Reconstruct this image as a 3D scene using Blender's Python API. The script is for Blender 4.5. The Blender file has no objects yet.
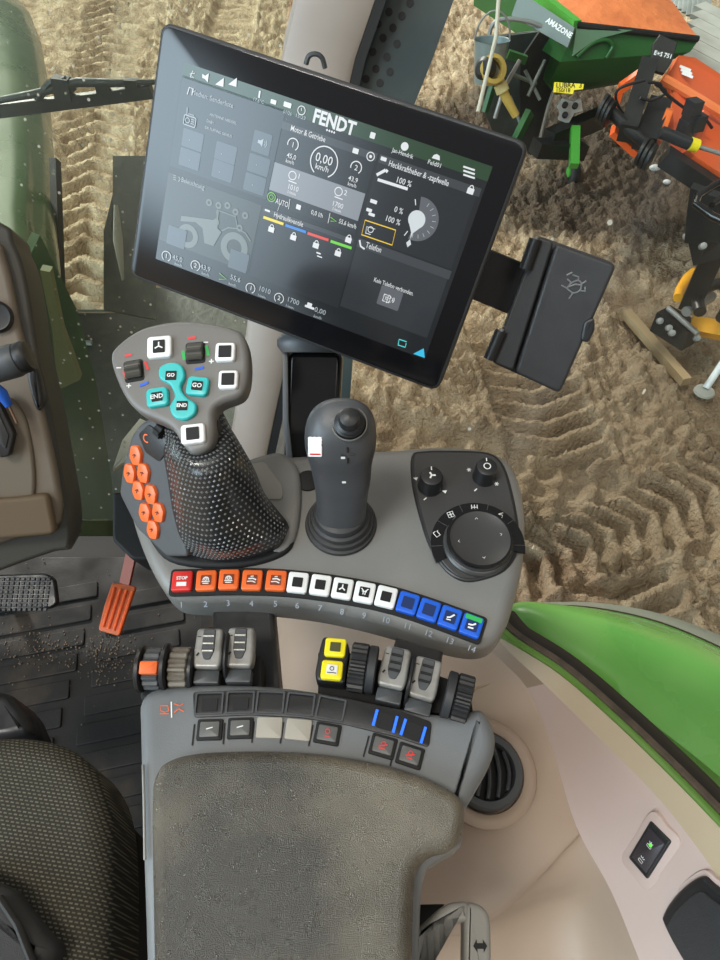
import bpy, bmesh, math, random
from mathutils import Vector, Matrix, noise
random.seed(7)
SC = bpy.context.scene
COL = SC.collection
PITCH = math.radians(50)
EYE = Vector((0, 0, 3.0))
F = 693.0
RT = Vector((1, 0, 0)); UPV = Vector((0, math.sin(PITCH), math.cos(PITCH))); FW = Vector((0, math.cos(PITCH), -math.sin(PITCH)))
R = math.radians

cam_d = bpy.data.cameras.new('camera'); cam = bpy.data.objects.new('camera', cam_d); COL.objects.link(cam)
cam.location = EYE; cam.rotation_euler = (math.pi/2 - PITCH, 0, 0)
cam_d.sensor_fit = 'VERTICAL'; cam_d.sensor_height = 36; cam_d.lens = 36*F/960
cam_d.clip_start = 0.02; cam_d.clip_end = 200
SC.camera = cam
SC.view_settings.view_transform = 'Standard'; SC.view_settings.look = 'None'
SC.view_settings.gamma = 1; SC.view_settings.exposure = 0.12

# ---- measuring the photograph: a sight line through a pixel, met with real planes and heights
def ray(px, py): return FW + RT*((px-360)/F) - UPV*((py-480)/F)
def atd(px, py, d): return EYE + ray(px, py)*d
def atz(px, py, z):
    r = ray(px, py); return EYE + r*((z-EYE.z)/r.z)
def aty(px, py, y):
    r = ray(px, py); return EYE + r*(y/r.y)

class Plane:
    def __init__(s, o, n, u=(1, 0, 0)):
        s.o = Vector(o); s.n = Vector(n).normalized(); u = Vector(u)
        s.u = (u - s.n*u.dot(s.n)).normalized(); s.v = s.n.cross(s.u)
    def px(s, x, y, w=0.0):
        r = ray(x, y); o = s.o + s.n*w
        t = (o-EYE).dot(s.n)/r.dot(s.n)
        d = EYE + r*t - o
        return (d.dot(s.u), d.dot(s.v))
    def P(s, u, v, w=0.0): return s.o + s.u*u + s.v*v + s.n*w
    def W(s, x, y, w=0.0):
        a = s.px(x, y, w); return s.P(a[0], a[1], w)
    def poly(s, pts, w=0.0): return [s.px(x, y, w) for x, y in pts]
    def off(s, w): return Plane(s.o+s.n*w, s.n, s.u)
    def sub(s, u, v, w=0.0, rot=0.0, tiltx=0.0):
        """local frame at (u,v,w), turned by rot about the normal and tipped by tiltx about its own u axis"""
        uu = s.u*math.cos(rot) + s.v*math.sin(rot)
        n = s.n
        if tiltx: n = Matrix.Rotation(tiltx, 3, uu) @ n
        return Plane(s.P(u, v, w), n, uu)

def smooth(pts, k=4, closed=True):
    """Catmull-Rom through 2D or 3D points"""
    n = len(pts); out = []
    D = len(pts[0])
    rng = range(n) if closed else range(n-1)
    for i in rng:
        g = (lambda j: pts[j % n]) if closed else (lambda j: pts[max(0, min(n-1, j))])
        a, b, c, d = g(i-1), g(i), g(i+1), g(i+2)
        for q in range(k):
            t = q/k
            out.append(tuple(0.5*(2*b[m]+(c[m]-a[m])*t+(2*a[m]-5*b[m]+4*c[m]-d[m])*t*t+(3*b[m]-a[m]-3*c[m]+d[m])*t**3) for m in range(D)))
    if not closed: out.append(tuple(pts[-1]))
    return out
def area(p): return 0.5*sum(p[i][0]*p[(i+1) % len(p)][1]-p[(i+1) % len(p)][0]*p[i][1] for i in range(len(p)))
def ccw(p): return list(p) if area(p) > 0 else list(reversed(p))
def inset(p, d):
    if d == 0: return list(p)
    n = len(p); out = []
    for i in range(n):
        ax, ay = p[i-1]; bx, by = p[i]; cx, cy = p[(i+1) % n]
        e1 = Vector((bx-ax, by-ay)); e2 = Vector((cx-bx, cy-by))
        if e1.length < 1e-9: e1 = e2
        if e2.length < 1e-9: e2 = e1
        e1.normalize(); e2.normalize()
        n1 = Vector((-e1.y, e1.x)); n2 = Vector((-e2.y, e2.x))
        m = n1+n2
        if m.length < 1e-6: m = n1
        m.normalize(); c = max(0.45, m.dot(n1))
        out.append((bx+m.x*d/c, by+m.y*d/c))
    return out
def rrect(cu, cv, hw, hh, r=0.0, ang=0.0, k=4):
    r = min(r, hw*0.999, hh*0.999); pts = []
    if r <= 0: pts = [(hw, -hh), (hw, hh), (-hw, hh), (-hw, -hh)]
    else:
        for (sx, sy, a0) in ((1, 1, 0), (-1, 1, 90), (-1, -1, 180), (1, -1, 270)):
            for q in range(k+1):
                a = R(a0+90*q/k); pts.append((sx*(hw-r)+r*math.cos(a), sy*(hh-r)+r*math.sin(a)))
    c, s = math.cos(ang), math.sin(ang)
    return [(cu+x*c-y*s, cv+x*s+y*c) for x, y in pts]
def circ(cu, cv, r, n=32, a0=0, a1=360):
    full = abs(a1-a0) >= 360
    m = n if full else n+1
    return [(cu+r*math.cos(R(a0+(a1-a0)*i/n)), cv+r*math.sin(R(a0+(a1-a0)*i/n))) for i in range(m)]
def roundpoly(p, r, k=4):
    """round the corners of a polygon"""
    p = ccw(p); n = len(p); out = []
    for i in range(n):
        a, b, c = Vector(p[i-1]), Vector(p[i]), Vector(p[(i+1) % n])
        d1 = (a-b); d2 = (c-b); rr = min(r, d1.length*0.45, d2.length*0.45)
        s = b+d1.normalized()*rr; e = b+d2.normalized()*rr
        for q in range(k+1):
            t = q/k; out.append(tuple(s*(1-t)**2+b*2*t*(1-t)+e*t*t))
    return out

class MB:
    def __init__(s): s.v = []; s.f = []
    def ring(s, pts):
        i = len(s.v); s.v += [Vector(p) for p in pts]; return list(range(i, i+len(pts)))
    def bridge(s, a, b, closed=True):
        n = len(a)
        for i in range(n if closed else n-1):
            j = (i+1) % n; s.f.append((a[i], a[j], b[j], b[i]))
    def loft(s, rings, closed=True, cap0=True, cap1=True):
        rr = [s.ring(r) for r in rings]
        for a, b in zip(rr, rr[1:]): s.bridge(a, b, closed)
        if closed and cap0: s.f.append(tuple(reversed(rr[0])))
        if closed and cap1: s.f.append(tuple(rr[-1]))
        return s
    def grid(s, rows):
        return s.loft(rows, closed=False)
    def slab(s, pl, poly, w0, w1, bev=0.0, seg=3, bev0=0.0, flare=0.0):
        """prism of a 2D outline from w0 up to w1 with a rounded top rim (bev) and bottom rim (bev0); flare widens the foot"""
        poly = ccw(poly); L = []
        if bev0 > 0:
            for q in range(seg+1):
                a = q/seg*math.pi/2; L.append((inset(poly, bev0*(1-math.sin(a))-flare), w0+bev0*(1-math.cos(a))))
        else: L.append((inset(poly, -flare) if flare else poly, w0))
        if bev > 0:
            for q in range(seg+1):
                a = q/seg*math.pi/2; L.append((inset(poly, bev*(1-math.cos(a))), w1-bev*(1-math.sin(a))))
            if bev > .0012: L.append((inset(poly, bev+.0004), w1))
        else: L.append((poly, w1))
        return s.loft([[pl.P(u, v, w) for u, v in r] for r, w in L])
    def frame(s, pl, outer, inner, w0, w1):
        """flat ring between two outlines of equal length"""
        o, i = ccw(outer), ccw(inner)
        a = s.ring([pl.P(u, v, w1) for u, v in o]); b = s.ring([pl.P(u, v, w1) for u, v in i])
        c = s.ring([pl.P(u, v, w0) for u, v in o]); d = s.ring([pl.P(u, v, w0) for u, v in i])
        s.bridge(a, b); s.bridge(c, a); s.bridge(b, d); s.bridge(d, c); return s
    def box(s, pl, u0, u1, v0, v1, w0, w1, bev=0.0, seg=2, r=0.0):
        return s.slab(pl, rrect((u0+u1)/2, (v0+v1)/2, abs(u1-u0)/2, abs(v1-v0)/2, r), w0, w1, bev, seg)
    def lathe(s, o, ax, prof, n=32, cap0=True, cap1=True, sq=1.0):
        ax = Vector(ax).normalized(); t = Vector((1, 0, 0)) if abs(ax.x) < .9 else Vector((0, 1, 0))
        u = (t-ax*t.dot(ax)).normalized(); v = ax.cross(u); o = Vector(o)
        return s.loft([[o+ax*h+u*(r*math.cos(2*math.pi*i/n))+v*(r*sq*math.sin(2*math.pi*i/n)) for i in range(n)] for r, h in prof], True, cap0, cap1)
    def tube(s, pts, rad, n=10, flat=1.0):
        pts = [Vector(p) for p in pts]; rings = []; prev = None
        for i, p in enumerate(pts):
            t = (pts[min(i+1, len(pts)-1)]-pts[max(i-1, 0)]).normalized()
            if prev is None:
                a = Vector((0, 0, 1)) if abs(t.z) < .9 else Vector((1, 0, 0))
                u = (a-t*a.dot(t)).normalized()
            else: u = (prev-t*prev.dot(t)).normalized()
            prev = u; v = t.cross(u); r = rad[i] if isinstance(rad, (list, tuple)) else rad
            rings.append([p+u*(r*math.cos(2*math.pi*k/n))+v*(r*flat*math.sin(2*math.pi*k/n)) for k in range(n)])
        return s.loft(rings)
    def ball(s, o, ax, r, n=12, m=6, half=False, sq=1.0):
        k = m if half else 2*m; a0 = 0 if half else -math.pi/2
        prof = []
        for i in range(k+1):
            a = a0+(math.pi/2-a0)*i/k; prof.append((max(r*math.cos(a), r*.01), r*math.sin(a)*sq))
        return s.lathe(o, ax, prof, n)
    def cube(s, o, dx, dy, dz, rot=0.0, pitch=0.0, roll=0.0):
        M = Matrix.Rotation(rot, 3, 'Z') @ Matrix.Rotation(pitch, 3, 'X') @ Matrix.Rotation(roll, 3, 'Y'); o = Vector(o)
        P = lambda x, y, z: o+M @ Vector((x*dx/2, y*dy/2, z*dz/2))
        return s.loft([[P(-1, -1, z), P(1, -1, z), P(1, 1, z), P(-1, 1, z)] for z in (-1, 1)])
    def bar(s, a, b, w, h, up=(0, 0, 1)):
        a, b, up = Vector(a), Vector(b), Vector(up); t = (b-a).normalized()
        x = t.cross(up).normalized(); y = x.cross(t)
        return s.loft([[p+x*(sx*w/2)+y*(sy*h/2) for sx, sy in ((-1, -1), (1, -1), (1, 1), (-1, 1))] for p in (a, b)])
    def plate(s, pts, th):
        """flat plate through world points with real thickness th"""
        pts = [Vector(p) for p in pts]
        n = sum(((pts[i]-pts[0]).cross(pts[i+1]-pts[0]) for i in range(1, len(pts)-1)), Vector()).normalized()
        return s.loft([[p-n*th/2 for p in pts], [p+n*th/2 for p in pts]])

from mathutils.bvhtree import BVHTree
def surf(mb, px, py, lift=0.0, u=(1, 0, 0)):
    """local plane on a built surface where a sight line of the photograph meets it"""
    t = BVHTree.FromPolygons(mb.v, mb.f); r = ray(px, py).normalized(); p, n, i, d = t.ray_cast(EYE, r)
    if n.dot(r) > 0: n = -n
    return Plane(p+n*lift, n, u)
ROOT = {}
def clean_mesh(name, mb, mat, org, sharp, sm=True):
    me = bpy.data.meshes.new(name)
    me.from_pydata([v-org for v in mb.v], [], mb.f); me.validate()
    bm = bmesh.new(); bm.from_mesh(me)
    bmesh.ops.recalc_face_normals(bm, faces=bm.faces); bm.to_mesh(me); bm.free()
    if sm:
        me.shade_smooth(); me.set_sharp_from_angle(angle=R(sharp))
    if mat: me.materials.append(mat)
    return me
def thing(name, label, cat, loc, group=None):
    o = bpy.data.objects.new(name, None); COL.objects.link(o); o.location = loc; o.empty_display_size = .01
    o['label'] = label; o['category'] = cat
    if group: o['group'] = group
    ROOT[o] = Vector(loc); return o
def add(parent, name, mb, mat, label=None, sharp=38, kind=None):
    org = ROOT[parent]
    o = bpy.data.objects.new(name, clean_mesh(name, mb, mat, org, sharp)); COL.objects.link(o); o.parent = parent
    ROOT[o] = org
    if label: o['label'] = label
    if kind: o['kind'] = kind
    return o
def solo(name, mb, mat, label=None, cat=None, group=None, kind=None, sharp=38):
    xs = [v.x for v in mb.v]; ys = [v.y for v in mb.v]; zs = [v.z for v in mb.v]
    org = Vector(((min(xs)+max(xs))/2, (min(ys)+max(ys))/2, min(zs)))
    o = bpy.data.objects.new(name, clean_mesh(name, mb, mat, org, sharp)); COL.objects.link(o); o.location = org
    ROOT[o] = org
    if label: o['label'] = label
    if cat: o['category'] = cat
    if group: o['group'] = group
    if kind: o['kind'] = kind
    return o

def text_into(mb, pl, s, u, v, size, w=0.0, bold=0.0, align='CENTER', rot=0.0, sx=1.0, th=0.0002, fit=None):
    """lettering as real flat shapes lying on a plane"""
    cu = bpy.data.curves.new('t', 'FONT'); cu.body = s; cu.size = size; cu.align_x = align; cu.align_y = 'CENTER'
    cu.offset = bold*size; cu.resolution_u = 2
    ob = bpy.data.objects.new('t', cu); COL.objects.link(ob)
    dg = bpy.context.evaluated_depsgraph_get(); ev = ob.evaluated_get(dg); me = ev.to_mesh()
    c, sn = math.cos(rot), math.sin(rot); base = len(mb.v)
    if fit and me.vertices:
        xs = [q.co.x for q in me.vertices]; sx = fit/max(1e-6, max(xs)-min(xs))
    for q in me.vertices:
        x, y = q.co.x*sx, q.co.y
        mb.v.append(pl.P(u+x*c-y*sn, v+x*sn+y*c, w+th))
    for p in me.polygons: mb.f.append(tuple(base+i for i in p.vertices))
    ev.to_mesh_clear(); bpy.data.objects.remove(ob); bpy.data.curves.remove(cu)
    return mb
def line_into(mb, pl, pts, wd, w=0.0, th=0.0003, closed=False):
    """a drawn stroke on a plane"""
    pts = [Vector(p) for p in pts]; n = len(pts); L = []; Rr = []
    for i in range(n):
        a = pts[i-1] if (i > 0 or closed) else pts[i]; b = pts[(i+1) % n] if (i < n-1 or closed) else pts[i]
        t = (b-a); t = t.normalized() if t.length > 1e-9 else Vector((1, 0)); m = Vector((-t.y, t.x))
        L.append(pl.P(*(pts[i]+m*wd/2), w+th)); Rr.append(pl.P(*(pts[i]-m*wd/2), w+th))
    a = mb.ring(L); b = mb.ring(Rr); mb.bridge(a, b, closed); return mb
def fill_into(mb, pl, poly, w=0.0, th=0.0003):
    poly = ccw(poly); r = mb.ring([pl.P(u, v, w+th) for u, v in poly]); mb.f.append(tuple(r)); return mb
# ---- materials
def mat(name, base=(.5, .5, .5), rough=.5, metal=0.0, spec=.5, bump=None, var=None, emit=None, estr=1.0, coat=0.0, rvar=None):
    """base colour with procedural variation; bump=(scale, strength, kind); var=(scale, second colour, lo, hi)"""
    m = bpy.data.materials.new(name); m.use_nodes = True; nt = m.node_tree; b = nt.nodes['Principled BSDF']
    N = nt.nodes.new; Lk = nt.links.new
    b.inputs['Base Color'].default_value = (*base, 1); b.inputs['Roughness'].default_value = rough
    b.inputs['Metallic'].default_value = metal; b.inputs['Specular IOR Level'].default_value = spec
    b.inputs['Coat Weight'].default_value = coat
    tc = N('ShaderNodeTexCoord')
    def ns(scale, det=4, kind='noise'):
        t = N('ShaderNodeTexVoronoi' if kind == 'voronoi' else 'ShaderNodeTexNoise')
        t.inputs['Scale'].default_value = scale
        if kind == 'noise': t.inputs['Detail'].default_value = det
        Lk(tc.outputs['Object'], t.inputs['Vector']); return t
    if var:
        t = ns(var[0]); r = N('ShaderNodeValToRGB'); r.color_ramp.elements[0].position = var[2]; r.color_ramp.elements[1].position = var[3]
        r.color_ramp.elements[0].color = (*base, 1); r.color_ramp.elements[1].color = (*var[1], 1)
        Lk(t.outputs['Fac'], r.inputs['Fac']); Lk(r.outputs['Color'], b.inputs['Base Color'])
    if rvar:
        t = ns(rvar[0]); r = N('ShaderNodeMapRange'); r.inputs['From Min'].default_value = .35; r.inputs['From Max'].default_value = .65
        r.inputs['To Min'].default_value = rvar[1]; r.inputs['To Max'].default_value = rvar[2]
        Lk(t.outputs['Fac'], r.inputs['Value']); Lk(r.outputs['Result'], b.inputs['Roughness'])
    if bump:
        kind = bump[2] if len(bump) > 2 else 'noise'
        t = ns(bump[0], 6, kind); bp = N('ShaderNodeBump'); bp.inputs['Strength'].default_value = bump[1]
        bp.inputs['Distance'].default_value = bump[3] if len(bump) > 3 else .001
        Lk(t.outputs['Distance' if kind == 'voronoi' else 'Fac'], bp.inputs['Height']); Lk(bp.outputs['Normal'], b.inputs['Normal'])
    if emit:
        b.inputs['Emission Color'].default_value = (*emit, 1); b.inputs['Emission Strength'].default_value = estr
    return m
def s2l(r, g, b): return tuple(((c/255)/12.92 if c/255 <= .04045 else ((c/255+.055)/1.055)**2.4) for c in (r, g, b))
def screen_mat(name, rgb, k=1.0):
    m = bpy.data.materials.new(name); m.use_nodes = True; b = m.node_tree.nodes['Principled BSDF']
    b.inputs['Base Color'].default_value = (.01, .01, .01, 1); b.inputs['Roughness'].default_value = .16; b.inputs['Specular IOR Level'].default_value = .5
    b.inputs['Emission Color'].default_value = (*s2l(*rgb), 1); b.inputs['Emission Strength'].default_value = k
    return m
def glass_mat(name, tint=(1, 1, 1), dirt=(.5, .47, .38), speck=.5, gloss=.06, haze=.0, scale=60, ior=1.3, grough=.08):
    m = bpy.data.materials.new(name); m.use_nodes = True; nt = m.node_tree; nt.nodes.clear(); N = nt.nodes.new; Lk = nt.links.new
    o = N('ShaderNodeOutputMaterial'); tr = N('ShaderNodeBsdfTransparent'); tr.inputs['Color'].default_value = (*tint, 1)
    gl = N('ShaderNodeBsdfGlossy'); gl.inputs['Roughness'].default_value = grough
    fr = N('ShaderNodeFresnel'); fr.inputs['IOR'].default_value = ior
    m1 = N('ShaderNodeMixShader'); Lk(fr.outputs[0], m1.inputs[0]); Lk(tr.outputs[0], m1.inputs[1]); Lk(gl.outputs[0], m1.inputs[2])
    df = N('ShaderNodeBsdfDiffuse'); df.inputs['Color'].default_value = (*dirt, 1)
    tc = N('ShaderNodeTexCoord'); vo = N('ShaderNodeTexVoronoi'); vo.inputs['Scale'].default_value = scale; Lk(tc.outputs['Object'], vo.inputs['Vector'])
    lt = N('ShaderNodeMapRange'); lt.inputs['From Min'].default_value = .12; lt.inputs['From Max'].default_value = .2; lt.inputs['To Min'].default_value = 1; lt.inputs['To Max'].default_value = 0
    Lk(vo.outputs['Distance'], lt.inputs['Value'])
    sp = N('ShaderNodeSeparateColor'); Lk(vo.outputs['Color'], sp.inputs[0])
    g2 = N('ShaderNodeMath'); g2.operation = 'GREATER_THAN'; g2.inputs[1].default_value = 1-speck; Lk(sp.outputs[0], g2.inputs[0])
    mu = N('ShaderNodeMath'); mu.operation = 'MULTIPLY'; Lk(lt.outputs[0], mu.inputs[0]); Lk(g2.outputs[0], mu.inputs[1])
    no = N('ShaderNodeTexNoise'); no.inputs['Scale'].default_value = 5; Lk(tc.outputs['Object'], no.inputs['Vector'])
    m3 = N('ShaderNodeMath'); m3.operation = 'MULTIPLY'; m3.inputs[1].default_value = haze*1.6; Lk(no.outputs['Fac'], m3.inputs[0])
    ma = N('ShaderNodeMath'); ma.operation = 'MULTIPLY_ADD'; ma.inputs[1].default_value = .7; Lk(mu.outputs[0], ma.inputs[0]); Lk(m3.outputs[0], ma.inputs[2]); ma.use_clamp = True
    m2 = N('ShaderNodeMixShader'); Lk(ma.outputs[0], m2.inputs[0]); Lk(m1.outputs[0], m2.inputs[1]); Lk(df.outputs[0], m2.inputs[2])
    Lk(m2.outputs[0], o.inputs[0]); return m

M = {}
M['grey'] = mat('grey_plastic', s2l(112, 112, 109), .37, bump=(900, .12), rvar=(30, .32, .44), var=(14, s2l(124, 122, 118), .35, .7))
M['grey_dark'] = mat('dark_grey_plastic', s2l(66, 68, 70), .4, bump=(800, .15), rvar=(40, .36, .52))
M['shell'] = mat('armrest_shell_plastic', s2l(104, 107, 109), .38, bump=(900, .12), rvar=(25, .32, .46), var=(9, s2l(122, 124, 124), .35, .7))
M['black'] = mat('black_plastic', s2l(30, 30, 31), .38, bump=(700, .12), rvar=(50, .3, .5))
M['black_soft'] = mat('soft_black_rubber', s2l(44, 44, 45), .5, bump=(900, .2), rvar=(60, .42, .6))
M['black_gloss'] = mat('gloss_black', s2l(14, 14, 15), .12)
M['deep'] = mat('deep_black', s2l(12, 12, 12), .7)
M['stick'] = mat('lever_grip_plastic', s2l(66, 67, 69), .38, bump=(1200, .15), rvar=(60, .34, .48))
M['plate'] = mat('lever_plate_plastic', s2l(108, 105, 101), .4, bump=(1100, .1), rvar=(50, .36, .46))
M['grip'] = mat('dimpled_grip_rubber', s2l(40, 41, 42), .27, bump=(900, .1))
M['steel'] = mat('worn_silver', s2l(150, 148, 143), .33, metal=.35, bump=(500, .15), var=(70, s2l(116, 113, 107), .45, .75))
M['white'] = mat('white_key', s2l(228, 228, 226), .35)
M['keywhite'] = mat('white_print', s2l(225, 225, 222), .5)
M['tan_key'] = mat('blank_key', s2l(160, 154, 142), .45)
M['red'] = mat('red_key', s2l(205, 45, 40), .35)
M['redprint'] = mat('red_print', s2l(214, 50, 50), .5, emit=s2l(214, 50, 50), estr=.12)
M['orange'] = mat('orange_key', s2l(232, 104, 44), .38)
M['orange2'] = mat('orange_plastic', s2l(228, 92, 34), .35)
M['teal'] = mat('teal_key', s2l(52, 178, 176), .35)
M['blue'] = mat('blue_key', s2l(26, 92, 205), .35)
M['green_print'] = mat('green_print', s2l(40, 170, 80), .5)
M['yellow'] = mat('yellow_key', s2l(232, 214, 30), .35)
M['blue_led'] = mat('blue_light', (.01, .05, .3), .4, emit=s2l(40, 110, 255), estr=1.2)
M['leather'] = mat('worn_grained_vinyl', s2l(58, 53, 43), .3, spec=.7, bump=(1700, .8, 'noise', .0014), var=(9, s2l(110, 102, 86), .4, .62), rvar=(150, .22, .46))
M['beige'] = mat('beige_panel', s2l(160, 140, 124), .55, bump=(900, .12), var=(6, s2l(150, 131, 112), .35, .7), rvar=(20, .5, .62))
M['beige_lt'] = mat('pale_beige_panel', s2l(174, 160, 138), .5, bump=(700, .1), var=(5, s2l(166, 150, 122), .35, .7))
M['pillar'] = mat('pillar_plastic', s2l(166, 156, 147), .55, bump=(500, .1), var=(4, s2l(138, 128, 118), .35, .7))
M['dash'] = mat('dash_plastic', s2l(120, 108, 94), .6, bump=(500, .12), var=(8, s2l(104, 94, 82), .35, .7))
M['mat_rubber'] = mat('floor_rubber', s2l(30, 29, 28), .6, spec=.3, bump=(260, .3), var=(8, s2l(74, 62, 50), .56, .78), rvar=(14, .5, .8))
M['seat'] = None
M['fender'] = mat('green_paint', s2l(94, 156, 70), .24, coat=.3, var=(5, s2l(116, 168, 88), .42, .75), rvar=(9, .18, .42))
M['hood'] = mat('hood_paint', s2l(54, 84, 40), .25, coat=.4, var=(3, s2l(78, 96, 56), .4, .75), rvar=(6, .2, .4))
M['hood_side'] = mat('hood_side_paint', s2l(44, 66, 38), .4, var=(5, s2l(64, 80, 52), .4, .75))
M['green_strip'] = mat('green_door_frame', s2l(76, 118, 38), .3, var=(8, s2l(96, 128, 60), .4, .7))
M['seal'] = mat('brown_dusty_seal', s2l(84, 72, 60), .8, bump=(400, .5), var=(60, s2l(60, 52, 44), .4, .7))
M['spreader'] = mat('spreader_green_paint', s2l(26, 78, 30), .38, var=(2.5, s2l(40, 92, 42), .45, .75))
M['rim_green'] = mat('bright_green_paint', s2l(66, 150, 50), .35)
M['tarp'] = mat('orange_tarpaulin', s2l(216, 122, 66), .5, bump=(9, .6, 'noise', .03), var=(3, s2l(196, 104, 54), .4, .7))
M['orange_paint'] = mat('orange_machine_paint', s2l(224, 98, 46), .4, bump=(12, .2, 'noise', .01), var=(3, s2l(206, 104, 66), .4, .75))
M['steel_out'] = mat('galvanised_steel', s2l(150, 152, 150), .4, metal=.5)
M['black_out'] = mat('black_machine_paint', s2l(20, 21, 22), .45, spec=.35, var=(6, s2l(38, 38, 36), .45, .8))
M['tank'] = mat('dusty_black_tank', s2l(44, 46, 40), .55, bump=(30, .3, 'noise', .01), var=(26, s2l(70, 68, 58), .5, .8))
M['yellow_paint'] = mat('yellow_machine_paint', s2l(226, 158, 30), .4)
M['ochre'] = mat('ochre_guard', s2l(172, 146, 70), .45)
M['hose'] = mat('black_hose', s2l(24, 24, 24), .4)
M['fence'] = mat('grey_fence', s2l(170, 172, 164), .7, var=(3, s2l(140, 142, 134), .4, .7))
M['tyre'] = mat('tyre_rubber', s2l(34, 32, 30), .8)
M['trousers'] = mat('dark_cloth', s2l(52, 51, 50), .85, bump=(1500, .5), var=(20, s2l(62, 61, 60), .4, .7))
M['blue_tool'] = mat('blue_plastic', s2l(20, 80, 170), .4)
M['glass_front'] = glass_mat('dusty_windscreen_glass', (.95, 1, .96), speck=.3, haze=.05, scale=75)
M['glass_side'] = glass_mat('door_glass', (.92, .97, .95), speck=.02, haze=.01, scale=40, ior=1.12, grough=.3)

def fabric():
    m = mat('woven_seat_fabric', s2l(44, 42, 36), .9, spec=.2); nt = m.node_tree; N = nt.nodes.new; Lk = nt.links.new; b = nt.nodes['Principled BSDF']
    tc = N('ShaderNodeTexCoord'); mp = N('ShaderNodeMapping'); Lk(tc.outputs['Object'], mp.inputs[0]); mp.inputs['Rotation'].default_value = (0, 0, R(8)); mp.inputs['Scale'].default_value = (1, 1.0, 0)
    br = N('ShaderNodeTexBrick'); br.inputs['Scale'].default_value = 165; Lk(mp.outputs[0], br.inputs['Vector'])
    br.inputs['Color1'].default_value = (*s2l(116, 111, 97), 1); br.inputs['Color2'].default_value = (*s2l(98, 94, 82), 1); br.inputs['Mortar'].default_value = (*s2l(54, 52, 45), 1)
    br.inputs['Mortar Size'].default_value = .2; br.inputs['Mortar Smooth'].default_value = .5; br.inputs['Brick Width'].default_value = .8; br.inputs['Row Height'].default_value = .5
    Lk(br.outputs['Color'], b.inputs['Base Color'])
    bp = N('ShaderNodeBump'); bp.inputs['Strength'].default_value = .6; bp.inputs['Distance'].default_value = .001; bp.invert = True; Lk(br.outputs['Fac'], bp.inputs['Height']); Lk(bp.outputs[0], b.inputs['Normal'])
    return m
M['seat'] = fabric()

def sand():
    m = mat('trodden_sand', s2l(190, 165, 130), .95, spec=.15); nt = m.node_tree; N = nt.nodes.new; Lk = nt.links.new; b = nt.nodes['Principled BSDF']
    tc = N('ShaderNodeTexCoord')
    def noise_ramp(scale, c0, c1, lo, hi, det=6):
        t = N('ShaderNodeTexNoise'); t.inputs['Scale'].default_value = scale; t.inputs['Detail'].default_value = det; Lk(tc.outputs['Object'], t.inputs['Vector'])
        r = N('ShaderNodeValToRGB'); r.color_ramp.elements[0].position = lo; r.color_ramp.elements[1].position = hi
        r.color_ramp.elements[0].color = (*c0, 1); r.color_ramp.elements[1].color = (*c1, 1); Lk(t.outputs['Fac'], r.inputs['Fac']); return t, r
    t1, r1 = noise_ramp(6, s2l(142, 118, 90), s2l(206, 184, 152), .3, .68)
    at = N('ShaderNodeAttribute'); at.attribute_name = 'shade_damp'
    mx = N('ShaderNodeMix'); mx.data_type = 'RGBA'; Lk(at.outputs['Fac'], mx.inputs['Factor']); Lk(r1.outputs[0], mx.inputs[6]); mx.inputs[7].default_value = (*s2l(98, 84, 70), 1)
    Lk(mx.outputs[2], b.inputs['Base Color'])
    t2 = N('ShaderNodeTexNoise'); t2.inputs['Scale'].default_value = 46; t2.inputs['Detail'].default_value = 8; Lk(tc.outputs['Object'], t2.inputs['Vector'])
    bp = N('ShaderNodeBump'); bp.inputs['Strength'].default_value = 1; bp.inputs['Distance'].default_value = .035; Lk(t2.outputs['Fac'], bp.inputs['Height']); Lk(bp.outputs[0], b.inputs['Normal'])
    return m
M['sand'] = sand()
# ---- terminal monitor
cv = lambda x, y, z: RT*x + UPV*y - FW*z
mu, mv = cv(.92409, -.36753, .10475), cv(.26473, .84288, .46848)
MP = Plane(atd(161, 20, .5357), mu.cross(mv), mu)      # origin: upper left corner of the face
MW, MH = .3003, .2027
mon = thing('display_monitor', 'large black touchscreen terminal showing tractor data, on a post behind the joystick', 'monitor', MP.P(MW/2, -MH, -.02))
body = roundpoly([(0, 0), (MW, 0), (MW, -MH), (0, -MH)], .010)
mb = MB().slab(MP, body, -.016, -.0006, .0025, 3, .006); mb.slab(MP, rrect(MW/2, -MH/2, MW/2-.04, MH/2-.035, .01), -.032, -.014)
add(mon, 'housing', mb, M['black_soft'])
M['scr_black'] = screen_mat('screen_black', (7, 8, 9), 1.0)
mb = MB().slab(MP, inset(body, .0026), -.002, .0, .0006, 2)
add(mon, 'glass_front', mb, mat('glossy_screen_glass', (.006, .006, .007), .14, spec=.5))
g = lambda x, y: MP.px(x, y)
D0 = (g(184, 61)[0]+.0005, g(184, 61)[1]); D1 = g(491, 171); D2 = g(424, 359)
du0, du1 = g(184, 61)[0], g(487.5, 181)[0]; dv0, dv1 = (g(184, 61)[1]+D1[1])/2, D2[1]
scr = add(mon, 'screen', MB().slab(MP, rrect((du0+du1)/2, (dv0+dv1)/2, (du1-du0)/2, (dv0-dv1)/2), -.0005, .0002), screen_mat('screen_dark', (26, 29, 32), .8))
def uvrect(x0, y0, x1, y1):
    a, b = g(x0, y0), g(x1, y1); return a[0], b[0], b[1], a[1]
def panel(name, x0, y0, x1, y1, rgb, k=1.0, w=.0004, label=None, m=None):
    u0, u1, v0, v1 = uvrect(x0, y0, x1, y1)
    return add(scr, name, MB().slab(MP, rrect((u0+u1)/2, (v0+v1)/2, (u1-u0)/2, (v1-v0)/2), w-.0003, w), m or screen_mat(name+'_light', rgb, k), label)
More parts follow.
